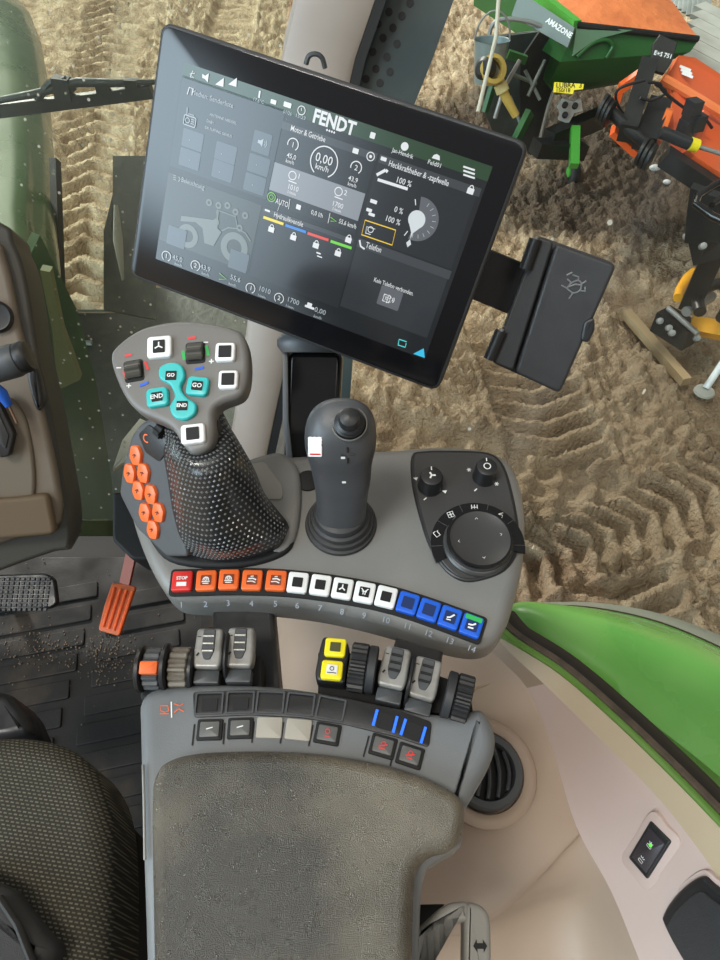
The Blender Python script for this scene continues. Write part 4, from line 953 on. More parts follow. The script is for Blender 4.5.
# window frame strips following the sill
sill = [r[6] for r in W2]
def follow(offa, offb, dza, dzb, k=6):
    """strip running outside the sill: horizontal distance a..b from the sill and height change"""
    base = smooth([tuple(p) for p in sill], k, False); A, B = [], []
    for i, p in enumerate(base):
        q = Vector(base[min(i+1, len(base)-1)])-Vector(base[max(i-1, 0)]); q.z = 0; q.normalize(); n = Vector((-q.y, q.x, 0))
        if n.x < 0: n = -n
        A.append(Vector(p)+n*offa+Vector((0, 0, dza))); B.append(Vector(p)+n*offb+Vector((0, 0, dzb)))
    return A, B
def strip_solid(name, prof, m, kind='structure', **kw):
    rows = []
    for off, dz in prof: rows.append(follow(off, off, dz, dz)[0])
    mb = MB().loft([[rows[j][i] for j in range(len(rows))] for i in range(len(rows[0]))])
    return solo(name, mb, m, kind=kind, **kw)
strip_solid('trim_3', [(-.001, -.02), (-.001, .001), (.001, .002), (.0055, .001), (.007, -.001), (.007, -.02)], M['green_strip'])
strip_solid('trim_4', [(.0072, -.03), (.0072, -.001), (.009, .0005), (.014, -.001), (.016, -.004), (.016, -.03)], M['seal'])
strip_solid('trim_5', [(.0162, -.08), (.0162, -.010), (.022, -.012), (.045, -.035), (.055, -.08)], M['deep'])
# lid line on the shelf
mb = MB(); lp = [(300, 640), (300, 690), (440, 690), (474, 688), (508, 676), (514, 666), (508, 656), (480, 650)]
mb.tube([pz(x, y, .6865) for x, y in smooth([(436, 694), (466, 691), (500, 680), (514, 672), (515, 665), (506, 656), (494, 651)], 5, False)], .0012, 8)
solo('service_lid_seam', mb, mat('seam', s2l(150, 132, 108), .6), kind='structure')
# air vent
vp = pz(493, 770, .672); vn = Vector((.10, -.12, 1)); VP = Plane(vp, vn)
vt = thing('air_vent', 'round dark grey air vent with curved slats in the beige side panel', 'vent', VP.o)
cv0 = VP.px(486, 771)
solo('vent_surround', MB().lathe(VP.P(*cv0, -.004), VP.n, [(.049, -.004), (.049, .001), (.045, .004), (.041, .0042), (.037, .002), (.036, -.004)], 64), M['beige'], kind='structure')
add(vt, 'vent_ring', MB().lathe(VP.P(*cv0, 0), VP.n, [(.0345, -.01), (.035, .002), (.0325, .0055), (.027, .005), (.0255, .001), (.0255, -.008)], 64), M['grey_dark'])
add(vt, 'vent_backing', MB().lathe(VP.P(*cv0, -.006), VP.n, [(.029, 0), (.029, .002), (.0002, .002)], 48), M['deep'])
for k in range(5):
    x = -.02+.0095*k; y = math.sqrt(max(.0252**2-x*x, 0))
    add(vt, 'slat', MB().tube([VP.P(cv0[0]+x+.004*math.cos(t*math.pi/2), cv0[1]+y*t*.97, .0) for t in (-1, -.5, 0, .5, 1)], [.0042]*5, 8, .5), M['grey_dark'])
# rocker switch on the ramp
def ramp_plane(x, y, dx=(12, 0), ex=(0, 12)):
    def hit(px_, py_):
        r = ray(px_, py_); best = None
        for i in range(len(RAMP)-1):
            for j in range(len(RAMP[0])-1):
                for tri in ((RAMP[i][j], RAMP[i+1][j], RAMP[i][j+1]), (RAMP[i+1][j], RAMP[i+1][j+1], RAMP[i][j+1])):
                    n = (tri[1]-tri[0]).cross(tri[2]-tri[0])
                    if n.length < 1e-12: continue
                    t = (tri[0]-EYE).dot(n)/r.dot(n); p = EYE+r*t
                    if all((tri[(q+1) % 3]-tri[q]).cross(p-tri[q]).dot(n) >= -1e-12 for q in range(3)): best = p
        return best
    a, b, c = hit(x, y), hit(x+dx[0], y+dx[1]), hit(x+ex[0], y+ex[1])
    n = (b-a).cross(c-a); n = n if n.z > 0 else -n
    return Plane(a, n)
XP = ramp_plane(650, 848)
sp_ = [(652, 820), (673, 841), (649, 879), (630, 857)]
sw = thing('rocker_switch', 'black rocker switch with green and white lamp symbols in pale side panel', 'switch', XP.o)
add(sw, 'switch_frame', MB().slab(XP, roundpoly(XP.poly(sp_), .002), -.006, .003, .0015, 3), M['black'])
mid_ = [(x*.78+651*.22, y*.78+849.5*.22) for x, y in sp_]
add(sw, 'rocker', MB().slab(XP, roundpoly(XP.poly(mid_), .0012), .001, .0045, .001, 2), mat('rocker_face', s2l(52, 48, 52), .35))
solo('switch_surround', MB().slab(XP, smooth(XP.poly([(652, 811), (668, 826), (681, 842), (668, 864), (650, 890), (634, 876), (622, 857), (636, 834)]), 4), -.006, .0012, .0012, 2), rampm, kind='structure')
for (x, y, gm) in ((653.5, 844, 1), (645, 858.5, 0)):
    k = XP.sub(*XP.px(x, y), .0047, R(-35)); t = MB()
    line_into(t, k, [(-.002, 0), (-.002, -.0022), (.002, -.0022), (.002, 0), (-.002, 0)], .0005); 
    for a in (50, 90, 130): line_into(t, k, [(.0012*math.cos(R(a)), .001+.0012*math.sin(R(a))), (.003*math.cos(R(a)), .001+.003*math.sin(R(a)))], .0005)
    add(sw, 'lamp_symbol', t, M['keywhite'])
    if gm: add(sw, 'green_lamp', MB().slab(k, rrect(.0004, .0006, .0012, .0012, .0004), -.0002, .0006), mat('green_lamp', (.02, .3, .02), .4, emit=s2l(90, 235, 60), estr=1.2))
# black storage tray at the right edge
TP = ramp_plane(700, 930); tp_ = [(704, 876), (716, 883), (740, 905), (800, 985), (790, 1030), (730, 1010), (690, 962), (669, 925), (668, 912), (682, 892)]
tray = thing('storage_tray', 'black rubber storage tray let into the pale side panel', 'tray', TP.o)
tpl = smooth(TP.poly(tp_), 4)
add(tray, 'tray_rim', MB().slab(TP, tpl, -.01, .006, .004, 4), M['black'])
add(tray, 'tray_insert', MB().slab(TP, smooth(TP.poly([(x*.86+722*.14, y*.86+950*.14+4) for x, y in tp_]), 4), .004, .0075, .0012, 3), M['black_soft'])
solo('tray_surround', MB().slab(TP, inset(ccw(tpl), -.004), -.006, .001, .001, 2), rampm, kind='structure')

# ---- floor with its rubber mat
FZ = 1.80
mb = MB(); fl = Plane((0, 0, FZ), (0, 0, 1))
fo = [fl.px(*p) for p in ((-80, 470), (300, 520), (330, 700), (300, 1150), (-200, 1150))]
solo('floor', MB().slab(fl, [(-1.0, -.45), (.12, -.45), (.12, .86), (-1.0, .86)], -.05, -.012), M['deep'], kind='structure')
fm = thing('floor_mat', 'black ribbed rubber floor mat with dried mud on it', 'floor mat', (-.45, .2, FZ-.012))
mb = MB().slab(fl, roundpoly([(-.98, -.43), (.08, -.43), (.08, .80), (-.98, .80)], .03), -.012, 0, .003, 2); add(fm, 'mat_sheet', mb, M['mat_rubber'])
mb = MB(); ang = R(12)
for col_, (u0, u1) in enumerate(((-.80, -.52), (-.49, -.34), (-.31, -.12))):
    for k in range(23):
        v = -.40+.052*k+(.02 if col_ == 1 else 0)
        uc = (u0+u1)/2
        p = rrect(uc, v+uc*.18+.12, (u1-u0)/2, .018, .004, ang)
        if max(q[1] for q in p) < .76 and min(q[1] for q in p) > -.42: mb.slab(fl, p, -.001, .0042, .002, 2)
rb = add(fm, 'raised_ribs', mb, M['mat_rubber'])
# crumbs of dried mud
mb = MB(); rnd = random.Random(4)
for k in range(420):
    x, y = (rnd.gauss(42, 26), rnd.gauss(650, 11)) if k % 2 else (rnd.gauss(108, 14), rnd.gauss(655, 14))
    if k % 9 == 0: x, y = rnd.uniform(0, 200), rnd.uniform(560, 730)
    u, v = fl.px(x, y)
    if -.95 < u < .05: mb.ball((u, v, FZ+.005), (0, 0, 1), rnd.uniform(.0006, .002), 5, 2)
solo('mud_crumbs', mb, mat('dry_mud', s2l(112, 94, 76), .9), 'crumbs of dried mud scattered on the rubber floor mat', 'mud', kind='stuff')
# pedals
def plane_pts(a, b, c): 
    n = (b-a).cross(c-a).normalized(); return n if n.z > 0 else -n
PP = Plane(pz(120, 600, 1.13), (0, -.35, 1))
ac = thing('accelerator_pedal', 'orange accelerator pedal with raised ribs on the cab floor', 'pedal', PP.W(118, 610, -.02))
pp = [(112, 582), (136, 586), (127, 612), (119, 636), (98, 630), (104, 606)]
add(ac, 'pedal_plate', MB().slab(PP, roundpoly(PP.poly(pp), .006), -.008, 0, .002, 3), mat('dusty_orange', s2l(196, 92, 46), .5, var=(40, s2l(150, 84, 52), .5, .8)))
for k in range(4):
    a, b = (114.5+k*6, 588+k*1.2), (103+k*5.4, 627+k*1.8)
    add(ac, 'pedal_rib', MB().tube([PP.W(*a, .001), PP.W(*b, .001)], .0028, 8), M['orange2'])
add(ac, 'pedal_arm', MB().bar(PP.W(125, 584, -.004), PP.W(133, 548, .02), .02, .008), mat('dark_orange', s2l(150, 62, 28), .45))
BPn = Plane(pz(28, 595, 1.08), (0, -.45, 1))
bk = thing('brake_pedal', 'wide black brake pedal with square studded rubber pad', 'pedal', BPn.W(25, 600, -.03))
bo = [(-70, 577), (45, 573), (54, 578), (57, 603), (50, 608), (-70, 616)]
add(bk, 'pedal_pad', MB().slab(BPn, roundpoly(BPn.poly(bo), .008), -.012, 0, .003, 3), M['black'])
mb = MB(); u0, v0 = BPn.px(-66, 614); u1, v1 = BPn.px(52, 576)
nx, ny = 22, 8
for i in range(nx):
    for j in range(ny):
        u, v = u0+(u1-u0)*(i+.5)/nx, v0+.004+(v1-v0-.006)*(j+.5)/ny
        mb.slab(BPn, rrect(u, v, .0034, .0030), -.001, .0025, .001, 1)
add(bk, 'rubber_studs', mb, M['black_soft'], kind='stuff')
add(bk, 'pedal_stalk', MB().tube([BPn.W(10, 600, -.008), BPn.W(8, 590, -.05), BPn.W(6, 580, -.125)], .012, 8), M['deep'])
# ---- seat
SPn = Plane(pz(50, 850, .66), (-.02, -.05, 1))
seat = thing('driver_seat', 'dark woven fabric seat cushion with light flecks, left of the armrest', 'seat', SPn.W(40, 870, -.12))
so_ = smooth([(-60, 736), (0, 733), (35, 735), (65, 744), (88, 764), (102, 792), (108, 835), (108, 900), (106, 960), (105, 1060)], 4, False)+[(104, 1180), (-160, 1180), (-160, 740)]
add(seat, 'seat_cushion', MB().slab(SPn, SPn.poly(so_), -.11, 0, .022, 6, .02), M['seat'], sharp=70)
add(seat, 'seat_pan', MB().slab(SPn, inset(ccw(SPn.poly(so_)), .03), -.20, -.112, .01, 2), M['black'])
add(seat, 'seat_pedestal', MB().cube(SPn.W(10, 900, -.12)+Vector((0, -.03, -.22)), .2, .2, .40), M['deep'])
CL = SPn.off(.03)
tr_ = [(-60, 880), (0, 884), (20, 905), (40, 930), (54, 946), (44, 975), (38, 1080), (-60, 1080)]
o1 = CL.poly(tr_); mb = MB().slab(CL, smooth(o1, 4), -.026, 0, .014, 5); 
mb.tube([CL.W(x, y, .001) for x, y in ((0, 898), (18, 925), (34, 965), (36, 1040))], .006, 8, .5)
solo('dark_cloth', mb, M['trousers'], 'plain dark grey cloth lying in a fold over the woven seat cushion', 'cloth', sharp=60)
# dark rounded block in front of the seat
FB = Plane(pz(5, 715, .9), (0, -.1, 1)); solo('seat_lever', MB().slab(FB, smooth(FB.poly([(-60, 690), (0, 691), (15, 700), (24, 715), (22, 734), (-60, 740)]), 4), -.08, 0, .012, 4), M['black'], 'rounded black adjuster poking out in front of the seat', 'lever')
# tall dark flank between seat and armrest
# ---- dashboard side at the left
DP = Plane(atd(25, 390, .95), (.25, -.72, .62))
dash = thing('steering_console', 'beige steering console with dark edge, at the left beside the windscreen', 'dashboard', DP.W(10, 480, -.1))
do = [(-90, 205), (0, 222), (14, 243), (23, 265), (30, 299), (38, 352), (46, 388), (54, 425), (62, 470), (70, 515), (70, 545), (55, 552), (-90, 562)]
add(dash, 'dark_border', MB().slab(DP, smooth(DP.poly(do), 4), -.12, 0, .006, 3), mat('border_plastic', s2l(58, 56, 50), .5, bump=(500, .1)))
di = [(-90, 238), (-8, 240), (7, 260), (16, 295), (22, 326), (29, 353), (38, 384), (46, 415), (54, 450), (60, 480), (63, 512), (44, 528), (-90, 537)]
add(dash, 'console_cover', MB().slab(DP, smooth(DP.poly(di), 4), -.02, .014, .008, 4), M['dash'], 'beige cover')
dj = [(-90, 400), (0, 395), (24, 408), (34, 440), (38, 478), (34, 500), (14, 512), (-90, 520)]
add(dash, 'recess_panel', MB().slab(DP, smooth(DP.poly(dj), 4), .01, .019, .005, 3), mat('recess_plastic', s2l(104, 94, 80), .6))
dk = [(-90, 500), (20, 494), (52, 490), (60, 530), (-90, 543)]
add(dash, 'lower_box', MB().slab(DP, roundpoly(DP.poly(dk), .01), .0, .03, .006, 3), mat('lower_box_plastic', s2l(96, 80, 60), .65, bump=(300, .1)))
add(dash, 'round_knob', MB().lathe(DP.W(-3, 317, .012), DP.n, [(.021, 0), (.021, .008), (.018, .011), (.016, .0105), (.0002, .010)], 32), M['black'])
lt_ = add(dash, 'oval_latch', MB().slab(DP, smooth(DP.poly([(30, 372), (35, 360), (39, 366), (44, 385), (46, 400), (42, 410), (37, 404), (33, 390)]), 4), .0, .020, .004, 3), M['black'])
a, b = atd(-35, 378, .78), atd(27, 356, .78)
sk = thing('column_stalk', 'thick dark grey stalk with round end cap reaching in from the left edge', 'stalk', a)
d_ = (b-a).normalized()
add(sk, 'stalk_arm', MB().lathe(a, d_, [(.012, 0), (.017, .03), (.019, .055), (.019, (b-a).length-.014), (.018, (b-a).length-.010), (.0165, (b-a).length-.009)], 32), M['grey_dark'])
add(sk, 'end_cap', MB().lathe(a, d_, [(.0165, (b-a).length-.012), (.0178, (b-a).length-.006), (.0178, (b-a).length), (.016, (b-a).length+.003), (.0002, (b-a).length+.0035)], 32), M['black'])
hk = thing('tool_holder', 'black flat holder clipped to the steering console under the blue tool', 'holder', DP.W(5, 440, .03))
add(hk, 'holder_plate', MB().slab(DP, roundpoly(DP.poly([(-4, 400), (4, 398), (20, 432), (15, 453), (6, 455), (-4, 430)]), .004), .019, .036, .002, 2), M['black'])
add(hk, 'holder_face', MB().slab(DP, roundpoly(DP.poly([(-2, 407), (3, 405), (15, 433), (12, 446), (6, 440)]), .003), .034, .038, .001, 2), M['black_soft'])
bt = thing('blue_tool', 'blue-handled tool with thin brown shaft hung on the steering console', 'tool', DP.W(4, 398, .03))
add(bt, 'tool_handle', MB().tube([DP.W(-8, 386, .045), DP.W(2, 394, .045), DP.W(9, 406, .043)], [.008, .008, .005], 12), M['blue_tool'])
add(bt, 'tool_shaft', MB().tube([DP.W(9, 406, .043), DP.W(17, 423, .040)], .0018, 8), mat('rusty_wire', s2l(104, 74, 48), .6))
# ---- pillar, windscreen and door glass
def quad_solid(a, b, c, d, th):
    return MB().plate([a, b, c, d], th)
# pillar between windscreen and side glass: leans, runs on above the picture
pb, pt = [], []
def pill(xl, xr, y, Y): return aty(xl, y, Y), aty(xr, y, Y)
P0 = pill(226, 262, 480, .74); P1 = pill(246, 290, 345, .80); P2 = pill(283, 355, 62, .98); P3 = pill(298, 376, 0, 1.0)
dd = lambda p, q, t: p+(p-q)*t
P4 = (dd(P3[0], P1[0], 1.0), dd(P3[1], P1[1], 1.0)); Pm = (dd(P0[0], P1[0], 1.2), dd(P0[1], P1[1], 1.2))
def prof(a, b, back=.05):
    w = b-a; n = Vector((0, 1, .3)).normalized()
    return [a+n*back, a+n*.006, a.lerp(b, .10), a.lerp(b, .5)-n*.006, a.lerp(b, .9), b+n*.006, b+n*back]
mb = MB().loft([prof(*q) for q in (Pm, P0, P1, P2, P3, P4)]); solo('pillar', mb, M['pillar'], kind='structure', sharp=50)
rs = lambda q, k: q[1]+(q[1]-q[0]).normalized()*k
mb = MB().loft([[rs(q, .0)+Vector((0, .004, 0)), rs(q, .013)+Vector((0, .004, 0)), rs(q, .013)+Vector((0, .05, 0)), rs(q, .0)+Vector((0, .05, 0))] for q in (Pm, P0, P1, P2, P3, P4)])
solo('pillar_seal', mb, M['deep'], kind='structure')
# door glass: from the pillar seal round to the sill
gA = [rs(q, .014)+Vector((0, .03, 0)) for q in (P0, P1, P2, P3, P4)]
# windscreen
wl = [(-1.25, .86, 1.62), (-1.25, 1.32, 3.35)]
wr0, wr1 = P0[0]+Vector((0, .05, -.18)), P4[0]+Vector((0, .05, .25))
mb = MB().plate([Vector((-1.5, .80, wr0.z)), wr0, wr1, Vector((-1.5, wr1.y+.12, wr1.z))], .006); solo('window_1', mb, M['glass_front'], kind='structure')
# side glass with dotted black ceramic edge, built as an upright curved sheet standing on the sill
sg = [rs(P3, .016)+Vector((0, .02, 0)), None]
base_pts = [gA[0]+Vector((0, 0, -.1)), Vector((.05, .74, 1.9)), Vector((.22, .64, 2.0)), sill[0]+Vector((.13, .09, -.02)), sill[2]+Vector((.06, .03, 0)), sill[4]+Vector((.05, .02, 0)), sill[7]+Vector((.05, 0, 0))]
top_pts = [gA[4], gA[4]+Vector((.30, -.05, 0)), gA[4]+Vector((.5, -.15, 0)), Vector((.62, .55, 3.3)), Vector((.70, .3, 3.3)), Vector((.72, .1, 3.3)), Vector((.70, -.25, 3.3))]
bs = smooth([tuple(p) for p in base_pts], 5, False); ts = smooth([tuple(p) for p in top_pts], 5, False)
mb = MB().grid([[Vector(a) for a in bs], [(Vector(a)+Vector(b))/2+Vector((.02, .01, 0)) for a, b in zip(bs, ts)], [Vector(b) for b in ts]])
solo('window_2', mb, M['glass_side'], kind='structure')
E0, E1 = Vector(bs[0]), Vector(ts[0])
# black ceramic border with clear dots
def edge_pl():
    a = P2[1]+Vector((0, .03, 0)); up = (P3[1]-P1[1]).normalized(); acr = Vector((1, -.08, 0)).normalized(); return Plane(a, up.cross(acr) if up.cross(acr).y < 0 else -up.cross(acr), acr)
EPl = edge_pl()
bd = EPl.poly([(385, -40), (468, -40), (432, 60), (408, 120), (360, 260), (346, 450), (300, 470), (300, 300), (352, 62)])
M['ceramic'] = mat('ceramic_border', s2l(44, 54, 54), .3, var=(12, s2l(58, 66, 64), .4, .7))
ceb = solo('window_border', MB().slab(EPl, bd, -.004, 0), M['ceramic'], kind='structure')
mb = MB()
for k, (x, y) in enumerate(((395, -8), (410, 3), (389, 12), (402, 16), (378, 24), (393, 28), (368, 40), (383, 38), (397, 44), (373, 52), (387, 57), (376, 69), (366, 79), (390, 72), (380, 83))):
    mb.slab(EPl, circ(*EPl.px(x, y), .0048, 16), .0001, .0008)
solo('window_border_dots', mb, M['deep'], kind='structure')
# ---- wiper on the windscreen
w0, w1 = aty(-40, 112, 1.16), aty(160, 86, 1.14)
wp = thing('wiper', 'black windscreen wiper blade with its arm joint crossing the top left glass', 'wiper', w0)
L_ = lambda t, up=0.0: w0.lerp(w1, t)+Vector((0, -.02*up*0, up))
add(wp, 'wiper_blade', MB().bar(L_(0, -.006), L_(.96, -.006), .012, .018), M['black'])
add(wp, 'blade_spine', MB().tube([L_(-.02, .006), L_(.4, .012), L_(.62, .020), L_(.8, .012), L_(1, .006)], [.004, .006, .007, .006, .004], 10), M['black_soft'])
add(wp, 'wiper_joint', MB().tube([L_(.40, .004), L_(.49, .024), L_(.56, .026), L_(.59, .008)], .006, 8), M['black'])
add(wp, 'joint_block', MB().bar(L_(.535, .0), L_(.545, .030), .018, .025), M['black_soft'])
for t in (.70, .84): add(wp, 'blade_clip', MB().bar(L_(t, .005), L_(t+.06, .002), .012, .022), M['black'])
solo('cable_loop', MB().tube([aty(x, y, .84) for x, y in smooth([(306, 64), (309, 56), (316, 54), (322, 58), (325, 68)], 4, False)], .0028, 8), M['grey_dark'], 'thin cable loop against the pale pillar above the touchscreen', 'cable')
# ---- ground outside
def seg_dist(x, y, a, b):
    d = Vector((b[0]-a[0], b[1]-a[1])); L = d.length; d /= L; q = Vector((x-a[0], y-a[1])); s = q.dot(d); return s, q.x*(-d.y)+q.y*d.x, L
def g0(x, y): p = atz(x, y, 0); return (p.x, p.y)
def sst(a, b, x): t = max(0, min(1, (x-a)/(b-a))); return t*t*(3-2*t)
TR = [  # tracks: start, end, width, lug pitch, depth, kind
    (g0(75, 330), g0(122, -60), .62, .27, .05, 'chevron'),
    (g0(150, 330), g0(255, -60), .55, .13, .02, 'flat'),
    (g0(520, 360), g0(640, 640), .55, .14, .05, 'block'),
    (g0(400, 440), g0(760, 545), .42, .18, .04, 'flat'),
    (g0(625, 300), g0(720, 420), .30, .16, .04, 'flat'),
    (g0(540, 560), g0(760, 470), .36, .14, .04, 'block')]
def hgt(x, y):
    v = Vector((x, y, 0))
    rough = noise.fractal(v*2.2, .9, 2.1, 5)*.05+abs(noise.noise(v*7))*.10+abs(noise.noise(v*15+Vector((3, 1, 0))))*.10+abs(noise.noise(v*28))*.05+noise.noise(v*1.1)*.04
    h = rough; 
    for a, b, w, pitch, dep, kind in TR:
        s, t, L = seg_dist(x, y, a, b)
        m = sst(w/2+.08, w/2-.04, abs(t))*sst(-.3, .1, s)*sst(L+.3, L, s) if w/2+.08 > 0 else 0
        m = (1-sst(w/2-.03, w/2+.06, abs(t)))*sst(-.4, 0, s)*(1-sst(L, L+.4, s))
        if m <= 0: continue
        ph = s/pitch
        if kind == 'chevron': lug = math.sin(2*math.pi*(ph+abs(t)*1.6/w*1.2+.1*noise.noise(v*3)))
        elif kind == 'block': lug = math.sin(2*math.pi*(ph+(abs(t)*1.2/w)))*1.0
        else: lug = .25*math.sin(2*math.pi*ph)
        lg = sst(-.25, .45, lug)-.5
        k = {'chevron': .2, 'block': .13, 'flat': .06}[kind]
        h = h*(1-m*(.7 if kind == 'chevron' else .75))+m*(-dep+lg*k)
        rim = math.exp(-((abs(t)-w/2-.06)/.05)**2)*.03*sst(-.4, 0, s)*(1-sst(L, L+.4, s)); h += rim
    return h-.02
mb = MB(); X0, X1, Y0, Y1 = -4.6, 6.4, .9, 11.5
def axis(a, b, fine0, fine1, d0, d1):
    out = []; x = a
    while x < b: out.append(x); x += d0 if fine0 <= x <= fine1 else d1
    out.append(b); return out
ys = []; y = Y0
while y < Y1: ys.append(y); y += .015+.0035*max(0, y-2)
xs = axis(X0, X1, -2.6, 3.4, .02, .06)
n = len(xs); mb.v = [Vector((x, y, hgt(x, y))) for y in ys for x in xs]
mb.f = [(j*n+i, j*n+i+1, (j+1)*n+i+1, (j+1)*n+i) for j in range(len(ys)-1) for i in range(n-1)]
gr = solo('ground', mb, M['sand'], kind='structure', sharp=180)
at_ = gr.data.attributes.new('shade_damp', 'FLOAT', 'POINT'); dark_spots = [(g0(620, 200), .9), (g0(560, 210), .7), (g0(680, 200), .8), (g0(500, 130), 1.0), (g0(600, 130), 1.3)]  # shadow and wet sand round the spreader, painted dark into the ground
soft = [(g0(640, 470), 1.5, .62), (g0(560, 400), 1.0, .45), (g0(480, 420), .9, .5), (g0(640, 330), 1.0, .5), (g0(560, 560), .7, .4)]  # weaker darkening for the shadowed, moister sand on the right
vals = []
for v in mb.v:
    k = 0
    for c, r in dark_spots:
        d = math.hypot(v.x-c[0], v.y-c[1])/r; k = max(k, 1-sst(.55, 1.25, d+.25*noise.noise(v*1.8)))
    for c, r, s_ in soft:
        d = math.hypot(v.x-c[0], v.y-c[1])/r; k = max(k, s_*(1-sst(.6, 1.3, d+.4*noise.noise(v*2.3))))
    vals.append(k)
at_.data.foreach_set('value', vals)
# ground further off, plain
far = Plane((0, 0, -.05), (0, 0, 1)); solo('ground_far', MB().slab(far, [(-30, -12), (30, -12), (30, 40), (-30, 40)], -.1, -.22+.1), mat('far_sand', s2l(150, 128, 100), .95, bump=(5, .6, 'noise', .05), var=(1.5, s2l(120, 102, 80), .4, .7)), kind='structure')

# ---- hood of the tractor, seen through the windscreen
HZ = 2.05
hp = lambda x, y, z=HZ: atz(x, y, z)
hood = thing('tractor_hood', 'long green tractor hood seen through the windscreen at the upper left', 'hood', (-1.1, 1.6, 1.3))
secs = []
for x, y in ((56, 330), (53, 280), (50, 235), (49, 190), (47, 140), (44, 95), (38, 55), (27, 25), (8, 2)):
    b = atz(x, y, 1.72); sh_ = atz(x-13-(y > 200)*3, y-16, 1.98)
    tp = Vector((sh_.x-.16, sh_.y-.02, 2.04)); L0 = Vector((-2.6, b.y-.1, 2.0))
    secs.append([Vector((-2.7, b.y-.1, 1.72)), L0, Vector((-2.2, sh_.y, 2.06)), tp, sh_, b.lerp(sh_, .55)+Vector((.05, 0, .02)), b+Vector((.01, 0, .04)), b, b+Vector((-.1, 0, -.02))])
secs = [[Vector(p) for p in smooth([tuple(q) for q in s], 4, False)] for s in secs]
add(hood, 'hood_cover', MB().loft(secs), M['hood'], sharp=60)
# flared side panel close to the windscreen
aa = [aty(40, 235, 1.35), aty(77, 310, 1.3), aty(96, 380, 1.25), aty(112, 480, 1.15), aty(118, 570, 1.05), aty(50, 575, 1.02), aty(40, 400, 1.15), aty(28, 260, 1.3)]
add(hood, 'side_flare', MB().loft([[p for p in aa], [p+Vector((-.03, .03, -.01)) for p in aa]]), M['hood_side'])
fl_ = [aty(40, 270, 1.24), aty(50, 272, 1.24), aty(62, 330, 1.2), aty(80, 380, 1.16), aty(58, 390, 1.14), aty(52, 330, 1.18)]
add(hood, 'light_rib', MB().loft([fl_, [p+Vector((0, .02, 0)) for p in fl_]]), mat('faded_olive', s2l(110, 112, 74), .6))
# slim black grab bar just right of the hood
solo('front_mudguard', MB().plate([aty(113, 157, 2.4), aty(156, 157, 2.4), aty(156, 320, 2.0), aty(104, 310, 2.0), aty(104, 232, 2.15), aty(113, 195, 2.3)], .02), M['tank'], 'dusty black front mudguard standing between sand and touchscreen', 'mudguard')
solo('mirror_blade', MB().tube([aty(116, 205, 1.95), aty(118, 240, 1.9), aty(123, 280, 1.85)], [.012, .03, .008], 10, .3), M['fence'], 'pale narrow blade in front of the black mudguard', 'bracket')
solo('hood_strut', MB().bar(aty(55, 160, 2.1), aty(60, 300, 1.8), .02, .04), M['black_out'], 'thin black strut standing along the right of the green hood', 'strut')
# black step and tank below the windscreen
tk_ = Plane((0, 0, 1.26), (0, 0, 1)); tkp = [tk_.px(*p) for p in ((40, 311), (118, 311), (122, 288), (250, 280), (330, 330), (330, 720), (40, 720))]
tank = thing('fuel_tank', 'dusty black fuel tank top seen through the lower windscreen', 'tank', (-.5, .9, 1.1))
add(tank, 'tank_body', MB().slab(tk_, roundpoly([tuple(p) for p in tkp], .03), -.4, 0, .02, 3), M['tank'])
add(tank, 'tank_edge', MB().tube([atz(56, 311, 1.265), atz(110, 311, 1.265)], .006, 8), mat('worn_edge', s2l(110, 108, 94), .5))
add(tank, 'tank_strap', MB().bar(atz(70, 342, 1.27), atz(92, 343, 1.27), .015, .012), M['fence'])
tv = [atz(x, y, 1.27) for x, y in ((150, 470), (170, 400), (182, 330))]
add(tank, 'tank_ridge', MB().tube(tv, .012, 8, .5), M['tank'])
sl = [(96, 470), (103, 420), (112, 455), (124, 475), (130, 500), (110, 500)]
# bright piece behind the lever
solo('lever_bracket', MB().slab(Plane(atz(125, 430, 1.75), (0, -.3, 1)), roundpoly(Plane(atz(125, 430, 1.75), (0, -.3, 1)).poly([(122, 440), (140, 418), (152, 424), (150, 455), (124, 462), (112, 470)]), .004), -.01, 0, .002, 2), M['pillar'], 'small pale bracket behind the dimpled palm grip', 'bracket')
CP = Plane(pz(112, 520, 1.0), (0, -.4, 1))
solo('firewall_box', MB().slab(CP, roundpoly(CP.poly([(112, 492), (160, 490), (170, 560), (132, 560), (112, 540)]), .008), -.1, 0, .006, 3), M['deep'], 'black box under the windscreen, above the orange pedal', 'box')

# ---- rear fender of the tractor
U = smooth([(470, 640, 1.00), (500, 620, .97), (522, 609, .95), (560, 606, .94), (605, 610, .93), (660, 623, .92), (720, 648, .91), (800, 690, .90)], 4, False)
V = smooth([(470, 632, .92), (500, 626, .88), (522, 633, .86), (560, 656, .85), (600, 682, .84), (660, 729, .83), (720, 777, .82), (820, 865, .81)], 4, False)
rows = []
for k in range(9):
    t = k/8; r = []
    for a, b in zip(U, V):
        A, B = pz(*a), pz(*b); p = A.lerp(B, t); p.z += .05*math.sin(math.pi*t)+(.0); r.append(p)
    rows.append(r)
rows.append([p+Vector((-.02, -.02, -.25)) for p in rows[-1]])
fen = thing('rear_fender', 'broad green rear fender outside the cab window at the lower right', 'fender', (.6, .4, 1.7))
add(fen, 'fender_skin', MB().grid(rows), M['fender'], sharp=60)
UP_ = [pz(*a) for a in U]; r2 = [pz(x+2, y-4-max(0, (x-560))*.05, dz+.01) for x, y, dz in U]
add(fen, 'grey_rim', MB().grid([[p+Vector((0, 0, .004)) for p in UP_], [p+Vector((0, .0, .0)) for p in r2], [p+Vector((0, .01, -.2)) for p in r2]]), mat('grey_rim', s2l(128, 128, 118), .5))

